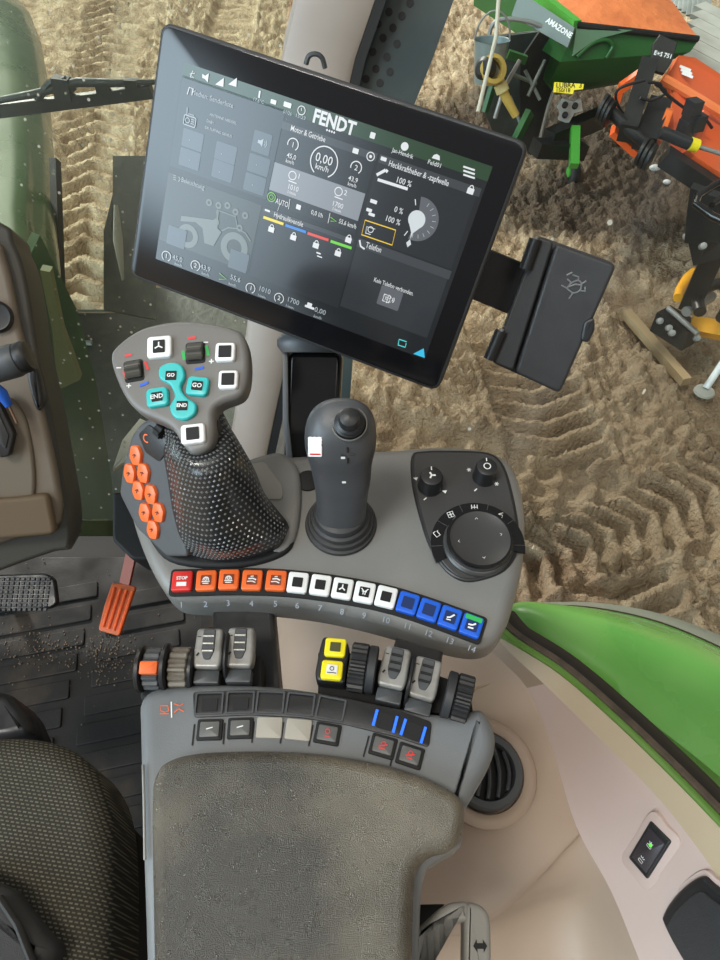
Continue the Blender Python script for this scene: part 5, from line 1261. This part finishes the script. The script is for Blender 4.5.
# ---- fertiliser spreader
def GY(x, y, Y): return aty(x, y, Y)
spd = thing('fertiliser_spreader', 'green fertiliser spreader with orange tarpaulin cover, outside ahead of the cab', 'spreader', (1.5, 5.6, 0))
F0, F1, F2, F3 = GY(577, 25, 5.0), GY(698, 39, 5.1), GY(640, -45, 7.2), GY(480, -55, 6.6)
mid_t = (F0+F1+F2+F3)/4+Vector((0, 0, .12))
mb = MB(); rowsT = []
for i in range(13):
    r = []
    for j in range(13):
        a, b = i/12, j/12; p = (F0*(1-a)+F1*a)*(1-b)+(F3*(1-a)+F2*a)*b
        p = p+Vector((0, 0, .13*math.sin(math.pi*a)*math.sin(math.pi*b)+.02*noise.noise(p*3))); r.append(p)
    rowsT.append(r)
add(spd, 'tarpaulin', MB().grid(rowsT), M['tarp'], sharp=60)
B0, B1, B2, B3 = GY(556, 95, 5.15), GY(622, 84, 5.3), GY(610, 40, 6.6), GY(520, 60, 6.4)
H = [F0-Vector((0, 0, .02)), F1-Vector((0, 0, .02)), F2-Vector((0, 0, .05)), F3-Vector((0, 0, .05))]
Hm = [GY(560, 62, 4.95), GY(690, 52, 5.05), F2-Vector((0, 0, .5)), F3-Vector((0, 0, .4))]
add(spd, 'hopper', MB().loft([[B0, B1, B2, B3], [GY(549, 85, 4.98), GY(640, 74, 5.1), B2+Vector((0, 0, .2)), B3+Vector((0, 0, .2))], Hm, H]), M['spreader'])
add(spd, 'rim_edge', MB().bar(F3+Vector((0, 0, -.03)), F0+Vector((0, 0, -.02)), .05, .09), M['rim_green'], 'bright green rim')
add(spd, 'rim_edge', MB().tube([F0, F1], .02, 8), M['black_out'])
gp = [GY(520, -8, 5.3), GY(575, 28, 4.98), GY(568, 48, 4.93), GY(512, 16, 5.25)]
gpl = add(spd, 'name_panel', MB().plate(gp, .02), mat('grey_sheet', s2l(104, 116, 110), .5))
nn = (gp[1]-gp[0]).cross(gp[3]-gp[0]).normalized(); nn = nn if nn.dot(FW) < 0 else -nn
GP = Plane(GY(560, 32.5, 4.96)+nn*.03, nn, (gp[1]-gp[0]).normalized() if (gp[1]-gp[0]).x > 0 else (gp[0]-gp[1]).normalized())
add(gpl, 'maker_lettering', text_into(MB(), GP, 'AMAZONE', *GP.px(559, 28), .042, 0, .03), M['keywhite'])
# pressed outline on the hopper face
fpts = [Hm[0], Hm[1], H[1], H[0]]
fn = (Hm[1]-Hm[0]).cross(H[0]-Hm[0]).normalized(); fn = fn if fn.dot(FW) < 0 else -fn
HF = Plane(Hm[0], fn, (Hm[1]-Hm[0])); 
add(spd, 'rib', MB().tube([HF.W(x, y, .01) for x, y in smooth([(577, 57), (592, 44), (606, 40), (613, 46), (606, 58)], 4, False)], .012, 8), M['spreader'])
add(spd, 'flat_gusset', MB().slab(HF, HF.poly([(576, 26), (632, 30), (600, 38), (588, 44), (572, 56)]), .001, .012), mat('faded_green', s2l(96, 128, 100), .5))
YL = Plane(GY(568, 89, 4.93), (0, -.75, .65))
YL = YL.off(.03)
lb = add(spd, 'yellow_label', MB().slab(YL, YL.poly([(554.5, 82), (584, 84), (583, 89), (574, 90), (573, 94), (553.5, 92)]), -.01, 0), M['yellow'])
t = MB(); text_into(t, YL, 'LUBRA  3', *YL.px(569, 85.5), .042, .001, .02); text_into(t, YL, '150/18', *YL.px(563, 90.5), .035, .001, .02); add(lb, 'label_print', t, M['deep'])
# black apron frame on the tractor-facing side
for pts, m, nm in (([(568, 52), (553, 96), (541, 135), (530, 155), (520, 135), (520, 60), (540, 30)], 'black_out', 'guard_plate'), ):
    add(spd, nm, MB().plate([GY(x, y, 5.25) for x, y in pts], .03), M[m])
add(spd, 'guard_rail', MB().tube([GY(x, y, 5.1) for x, y in smooth([(489, 36), (493, 24), (505, 19), (530, 22), (552, 33), (566, 50), (560, 75), (549, 105), (540, 140)], 4, False)], .014, 8), M['steel_out'])
add(spd, 'lift_frame', MB().plate([GY(x, y, 5.4) for x, y in ((482, 38), (545, 30), (545, 150), (500, 150), (484, 110))], .04), mat('dark_frame', s2l(30, 36, 33), .5, var=(5, s2l(58, 66, 62), .45, .75)))
add(spd, 'green_frame_bar', MB().bar(GY(495, 78, 5.15), GY(485, 112, 5.1), .03, .05), M['spreader'])
add(spd, 'green_frame_bar', MB().bar(GY(530, 112, 5.0), GY(516, 140, 4.9), .04, .08), M['spreader'])
add(spd, 'green_frame_bar', MB().bar(GY(508, 54, 5.1), GY(526, 60, 5.1), .04, .05), M['spreader'])
add(spd, 'spring_rod', MB().tube([GY(520, 60, 5.0), GY(504, 88, 4.95), GY(495, 118, 4.95)], .014, 8), M['steel_out'])
add(spd, 'hopper_foot', MB().plate([GY(x, y, 5.1) for x, y in ((556, 106), (563, 98), (573, 101), (581, 99), (582, 110), (574, 112), (568, 123), (558, 119), (560, 112))], .03), mat('pale_bracket', s2l(186, 186, 180), .5))
for x, y in ((565, 105), (575, 106), (565, 115)): add(spd, 'bracket_hole', MB().slab(Plane(GY(x, y, 5.06), -FW), circ(0, 0, .02, 12), -.01, .01), M['deep'])
for a, b in (((525, 70), (540, 100)), ((545, 60), (528, 96)), ((510, 96), (522, 128)), ((536, 84), (512, 74))): add(spd, 'linkage_rod', MB().tube([GY(*a, 5.15), GY(*b, 5.05)], .012, 8), mat('linkage_steel', s2l(96, 104, 98), .4))
add(spd, 'under_frame', MB().bar(GY(548, 140, 4.95), GY(600, 118, 5.3), .1, .12), M['black_out'])
add(spd, 'under_frame', MB().bar(GY(535, 148, 4.85), GY(582, 150, 5.0), .12, .10), M['black_out'])
add(spd, 'support_leg', MB().bar(GY(575, 128, 5.0), GY(574, 166, 4.75), .06, .06), M['rim_green'])
wh = atz(573, 172, .11); cs = add(spd, 'castor_wheel', MB().lathe(wh+Vector((-.035, 0, 0)), (1, .1, 0), [(.02, 0), (.10, .005), (.115, .02), (.115, .05), (.10, .065), (.02, .07)], 28), M['tyre'])
add(cs, 'wheel_hub', MB().lathe(wh+Vector((-.045, 0, 0)), (1, .1, 0), [(.04, 0), (.045, .01), (.045, .08), (.03, .09)], 20), M['rim_green'])
# drive shaft, pail-shaped glass reflection built as a solid and pole in front of it
sh = thing('drive_shaft', 'ochre drive shaft with black joint ring hanging in front of the green spreader', 'shaft', GY(500, 90, 4.8))
c = GY(492, 70, 4.75); add(sh, 'guard_ring', MB().lathe(c, (.2, -.7, .5), [(.055, -.02), (.085, -.015), (.085, .03), (.06, .035), (.055, .0)], 28, False, False), M['ochre'])
add(sh, 'joint_boot', MB().lathe(GY(486, 69, 4.75), (-.6, -.5, .3), [(.05, -.04), (.065, -.02), (.065, .03), (.04, .05)], 20), M['black_out'])
add(sh, 'shaft_tube', MB().tube([GY(497, 76, 4.78), GY(505, 96, 4.75), GY(516, 116, 4.72)], [.035, .03, .025], 14), M['ochre'])
add(sh, 'shaft_sleeve', MB().tube([GY(500, 84, 4.77), GY(503, 92, 4.755)], .042, 14), mat('pale_sleeve', s2l(190, 176, 120), .5))
bkx = thing('bucket_reflection', 'pail-shaped reflection in the door glass with arched handle, built solid beside a slim pole', 'reflection', GY(492, 60, 4.8))
b0 = GY(492, 40, 4.93); add(bkx, 'reflection_body', MB().lathe(b0, (0, .1, 1), [(.001, -.24), (.085, -.24), (.11, 0), (.115, .004), (.108, 0), (.083, -.22)], 28, True, False), mat('reflection_grey', s2l(132, 146, 146), .35, metal=.4))
add(bkx, 'reflection_handle', MB().tube([b0+Vector((.11*math.cos(a), 0, .16*math.sin(a))) for a in [math.pi*i/10 for i in range(11)]], .006, 6), M['steel_out'])
solo('slim_pole', MB().tube([GY(503, -60, 4.9), GY(496, 37, 4.5), GY(478, 112, 4.25)], .012, 8), mat('pale_pole', s2l(176, 172, 156), .5), 'slim pale pole leaning in front of the spreader frame', 'pole')
# ---- orange implement with black linkage
imp = thing('orange_implement', 'orange blade implement with black mounting frame and hydraulic ram, beside the spreader', 'implement', atz(690, 190, 0))
Y = 4.6
def PL(pts, Yv=Y, th=.05): 
    return MB().plate([GY(p[0], p[1], p[2] if len(p) > 2 else Yv) for p in pts], th)
add(imp, 'blade_sheet', PL([(676, 58, 4.85), (692, 60, 4.85), (780, 118, 4.9), (780, 175, 4.5), (672, 103, 4.6), (664, 80, 4.8)]), M['orange_paint'])
add(imp, 'lower_sheet', PL([(668, 100, 4.62), (720, 130, 4.55), (780, 170, 4.5), (780, 225, 4.1), (720, 178, 4.1), (690, 158, 4.2), (672, 140, 4.3)]), M['orange_paint'])
add(imp, 'top_flange', MB().tube([GY(662, 78, 4.7), GY(700, 100, 4.6), GY(780, 150, 4.4)], .03, 8), mat('flange_orange', s2l(236, 128, 70), .4))
add(imp, 'upright_rib', PL([(700, 112, 4.5), (706, 116, 4.5), (690, 158, 4.2), (684, 152, 4.2)], th=.06), M['orange_paint'])
add(imp, 'side_bracket', PL([(640, 70, 4.7), (645, 75, 4.7), (622, 92, 4.7), (616, 112, 4.7), (612, 104, 4.7), (620, 84, 4.7)]), M['orange2'])
add(imp, 'lower_bracket', PL([(614, 124, 4.35), (640, 148, 4.3), (636, 156, 4.25), (612, 134, 4.3)]), M['orange2'])
add(imp, 'post_plate', PL([(663, 112, 4.4), (670, 113, 4.4), (658, 146, 4.2), (650, 143, 4.2)], th=.08), mat('bright_orange', s2l(238, 116, 50), .4))
add(imp, 'mast', MB().bar(GY(648, 66, 4.7), GY(627, 134, 4.2), .10, .12), M['black_out'])
add(imp, 'mast', MB().bar(GY(660, 104, 4.5), GY(644, 144, 4.2), .13, .10), M['black_out'])
add(imp, 'cross_tube', MB().tube([GY(610, 111, 4.3), GY(632, 132, 4.2), GY(650, 146, 4.15)], .035, 12), M['black_out'])
for x, y in ((603, 108), (606, 111), (609, 114)): add(imp, 'hook_plate', MB().slab(Plane(GY(x, y, 4.25), (.75, -.5, -.1)), circ(0, 0, .075, 20), -.01, .01, .003, 1), M['black_out'])
for x, y in ((642, 152), (646, 155), (650, 158)): add(imp, 'hook_plate', MB().slab(Plane(GY(x, y, 4.1), (.75, -.5, -.1)), circ(0, 0, .08, 20), -.01, .01, .003, 1), M['black_out'])
sgp = Plane(GY(660, 45, 4.75), (-.1, -.8, .6)); sign = add(imp, 'sign_plate', MB().slab(sgp, sgp.poly([(653, 44), (660, 34), (678, 42), (672, 62), (664, 74), (650, 70)]), -.03, 0, .005, 1), M['black_out'])
add(sign, 'sign_lettering', text_into(MB(), sgp, 'E+S 751', *sgp.px(663, 55), .034, .002, .02, rot=R(-14)), M['keywhite'])
add(imp, 'hydraulic_ram', MB().tube([GY(661, 132, 4.15), GY(690, 144, 4.1)], .035, 14), M['black_out'])
add(imp, 'ram_rod', MB().tube([GY(690, 144, 4.1), GY(760, 166, 4.05)], .013, 10), M['steel_out'])
add(imp, 'yellow_sticker', MB().tube([GY(689.5, 143.5, 4.1), GY(697, 146, 4.1)], .037, 14), M['yellow'])
for pts in ([(648, 82), (660, 84), (664, 92), (690, 112), (704, 118), (712, 128)], [(645, 80), (620, 88), (616, 100), (624, 116)], [(655, 84), (666, 92), (652, 100), (640, 98)]):
    add(imp, 'hose', MB().tube([GY(x, y, 4.35) for x, y in smooth(pts, 4, False)], .009, 8), M['hose'])
for x, y in ((693, 108), (690, 120), (697, 122), (686, 128)): add(imp, 'valve_block', MB().cube(GY(x, y, 4.3), .07, .08, .09, R(20)), M['black_out'])
add(imp, 'lower_beam', MB().bar(GY(664, 156, 4.15), GY(730, 200, 4.0), .10, .10), M['black_out'])
stn = mat('pale_stone', s2l(196, 196, 192), .8)
for x, y, r in ((655, 168, .05), (667, 182, .035), (650, 160, .03)): solo('stone', MB().ball(atz(x, y, .04), (0, .2, 1), r, 7, 4, sq=.6), stn, {655: 'largest pale stone on the ground below the orange implement', 667: 'small pale stone on the ground, farthest right below the orange implement', 650: 'small pale stone touching the black hook of the orange implement'}[x], 'stone', 'pale stones under the implement')
# ---- loader tool with yellow frame at the right edge
ld = thing('loader_frame', 'black and yellow machine linkage reaching in at the right edge of the view', 'machine', atz(705, 330, 0))
q = lambda x, y, z: atz(x, y, z)
add(ld, 'rack_plate', MB().plate([q(692, 185, 1.25), q(760, 210, 1.25), q(760, 250, 1.0), (q(686, 240, 1.0)), q(688, 215, 1.1)], .06), M['black_out'])
add(ld, 'tube_rail', MB().tube([q(760, 178, 1.4), q(716, 184, 1.4), q(698, 196, 1.4), q(696, 204, 1.4), q(712, 216, 1.38), q(760, 238, 1.38)], .018, 10), M['black_gloss'])
add(ld, 'tube_rail', MB().tube([q(712, 205, 1.39), q(726, 194, 1.39)], .014, 10), M['black_gloss'])
add(ld, 'link_arm', MB().bar(q(722, 236, 1.05), q(690, 305, .5), .11, .10), M['black_out'])
add(ld, 'link_arm', MB().bar(q(735, 240, 1.05), q(700, 250, .9), .14, .14), M['black_out'])
add(ld, 'yellow_bar', MB().tube([q(x, y, .5) for x, y in ((694, 272), (687, 278), (680, 290), (678, 298))], .03, 10), M['yellow_paint'])
add(ld, 'yellow_frame', MB().plate([q(692, 318, .4), q(730, 324, .4), q(730, 340, .35), (q(700, 334, .35)), q(688, 330, .35)], .08), M['yellow_paint'])
add(ld, 'yellow_frame', MB().tube([q(x, y, .55) for x, y in ((704, 290), (712, 285), (730, 282))], .02, 8), M['yellow_paint'])
add(ld, 'coiled_hose', MB().tube([q(x, y, .6) for x, y in smooth([(700, 312), (698, 298), (706, 288), (722, 284), (730, 300), (722, 318)], 4, False)], .035, 10), M['hose'])
add(ld, 'hose_coupling', MB().tube([q(686, 312, .5), q(698, 304, .5), q(712, 296, .5)], [.03, .038, .03], 12), M['steel_out'])
add(ld, 'hitch_block', MB().bar(q(660, 318, .32), q(692, 338, .32), .13, .14), M['black_out'])
add(ld, 'hitch_pin', MB().tube([q(668, 308, .42), q(698, 334, .42)], .016, 10), M['steel_out'])
for x, y in ((660, 321), (669, 328), (672, 333), (697, 338)): add(ld, 'bolt_head', MB().lathe(q(x, y, .36), (-.1, -.7, .6), [(.02, -.02), (.02, .012), (.001, .016)], 8), M['steel_out'])
for x, y in ((687, 236), (703, 246)): add(ld, 'bolt_head', MB().lathe(q(x, y, 1.02), (-.1, -.7, .6), [(.018, -.02), (.018, .012), (.001, .016)], 8), M['steel_out'])
lg = thing('stand_leg', 'white tubular stand leg with round foot on the sand, far right', 'stand', atz(705, 391, 0.02))
add(lg, 'leg_tube', MB().tube([q(706, 388, .05), q(745, 330, .35)], .022, 14), M['fence'] if False else mat('white_tube', s2l(206, 212, 212), .4))
add(lg, 'foot_disc', MB().lathe(q(704, 392, .02), (0, 0, 1), [(.001, 0), (.065, 0), (.06, .012), (.03, .02), (.001, .02)], 24), M['fence'])
# half-buried plank in the sand
solo('half_buried_plank', MB().bar(q(626, 313, .04), q(686, 382, .03), .06, .06), mat('sandy_wood', s2l(160, 138, 104), .9, bump=(60, .4)), 'sand-coloured plank half buried beside the yellow machine', 'plank')
# slatted panel at the far right
fn_ = thing('slatted_panel', 'pale grey slatted panel lying far behind the spreader', 'panel', GY(680, 10, 8))
a, b = GY(655, -8, 8.5), GY(706, 26, 7.6)
for k in range(12):
    t = (k+.5)/12; p = a.lerp(b, t); add(fn_, 'slat', MB().bar(p, p+Vector((.02, .16, .17)), .08, .03), M['fence'])
add(fn_, 'rail', MB().bar(a+Vector((0, .06, .0)), b+Vector((0, .06, .0)), .03, .03), M['fence'])
fn2 = thing('board_stack', 'pale weathered boards stacked behind the orange implement at the right edge', 'boards', GY(720, 60, 6))
a, b = GY(680, 50, 6.2), GY(790, 110, 5.4)
for k in range(6): p = a+Vector((.10*k, .22*k, .0)); add(fn2, 'board', MB().bar(p, b+Vector((.10*k, .22*k, 0)), .17, .03), M['fence'])

# ---- light: hall lamps and the hall around
w = bpy.data.worlds.new('hall'); SC.world = w; w.use_nodes = True; nt = w.node_tree; nt.nodes.clear(); N = nt.nodes.new; Lk = nt.links.new
out = N('ShaderNodeOutputWorld'); bg = N('ShaderNodeBackground'); Lk(bg.outputs[0], out.inputs[0])
tc = N('ShaderNodeTexCoord'); 
def blob(d, lo, hi):
    d = Vector(d).normalized(); vm = N('ShaderNodeVectorMath'); vm.operation = 'DOT_PRODUCT'; vm.inputs[1].default_value = d; Lk(tc.outputs['Generated'], vm.inputs[0])
    mr = N('ShaderNodeMapRange'); mr.interpolation_type = 'SMOOTHSTEP'; mr.inputs['From Min'].default_value = lo; mr.inputs['From Max'].default_value = hi; Lk(vm.outputs['Value'], mr.inputs['Value']); return mr.outputs[0]
def scaled(sock, col):
    m = N('ShaderNodeVectorMath'); m.operation = 'SCALE'; m.inputs[0].default_value = col; Lk(sock, m.inputs['Scale']); return m.outputs[0]
sep = N('ShaderNodeSeparateXYZ'); Lk(tc.outputs['Generated'], sep.inputs[0])
up = N('ShaderNodeMapRange'); up.inputs['From Min'].default_value = -.2; up.inputs['From Max'].default_value = 1; Lk(sep.outputs['Z'], up.inputs['Value'])
r = N('ShaderNodeValToRGB'); r.color_ramp.elements[0].color = (.12, .11, .10, 1); r.color_ramp.elements[1].color = (.43, .42, .41, 1); Lk(up.outputs[0], r.inputs['Fac'])
cur = r.outputs[0]
for d, lo, hi, col in (((-.85, -.5, .35), .88, .985, (7.6, 9.6, 11)), ((-.25, .75, .62), .93, .99, (3.0, 2.8, 2.4)), ((.25, -.55, .8), .95, .99, (3.2, 3.0, 2.6))):
    a_ = N('ShaderNodeVectorMath'); a_.operation = 'ADD'; Lk(cur, a_.inputs[0]); Lk(scaled(blob(d, lo, hi), col), a_.inputs[1]); cur = a_.outputs[0]
Lk(cur, bg.inputs['Color']); bg.inputs['Strength'].default_value = .8
def sun(name, d, e, ang, col):
    l = bpy.data.lights.new(name, 'SUN'); l.energy = e; l.angle = R(ang); l.color = col; l.cycles.use_multiple_importance_sampling = False; o = bpy.data.objects.new(name, l); COL.objects.link(o)
    o.rotation_euler = Vector(d).normalized().to_track_quat('Z', 'Y').to_euler(); o.location = (0, 0, 8); return o
sun('hall_floodlight', (-.42, .66, .42), 3.1, 5, (1, .96, .88))
sun('hall_lamp', (-.3, -.3, .85), 1.4, 14, (1, .95, .86))
bl = Plane(GY(683, 73, 4.78), (-.1, -.7, .7)); t = MB()
for k in range(3): line_into(t, bl, [bl.px(677+k, 70+k*3.4), bl.px(688+k, 74.5+k*3.4)], .016, .05)
add(imp, 'white_decal', t, M['keywhite'])
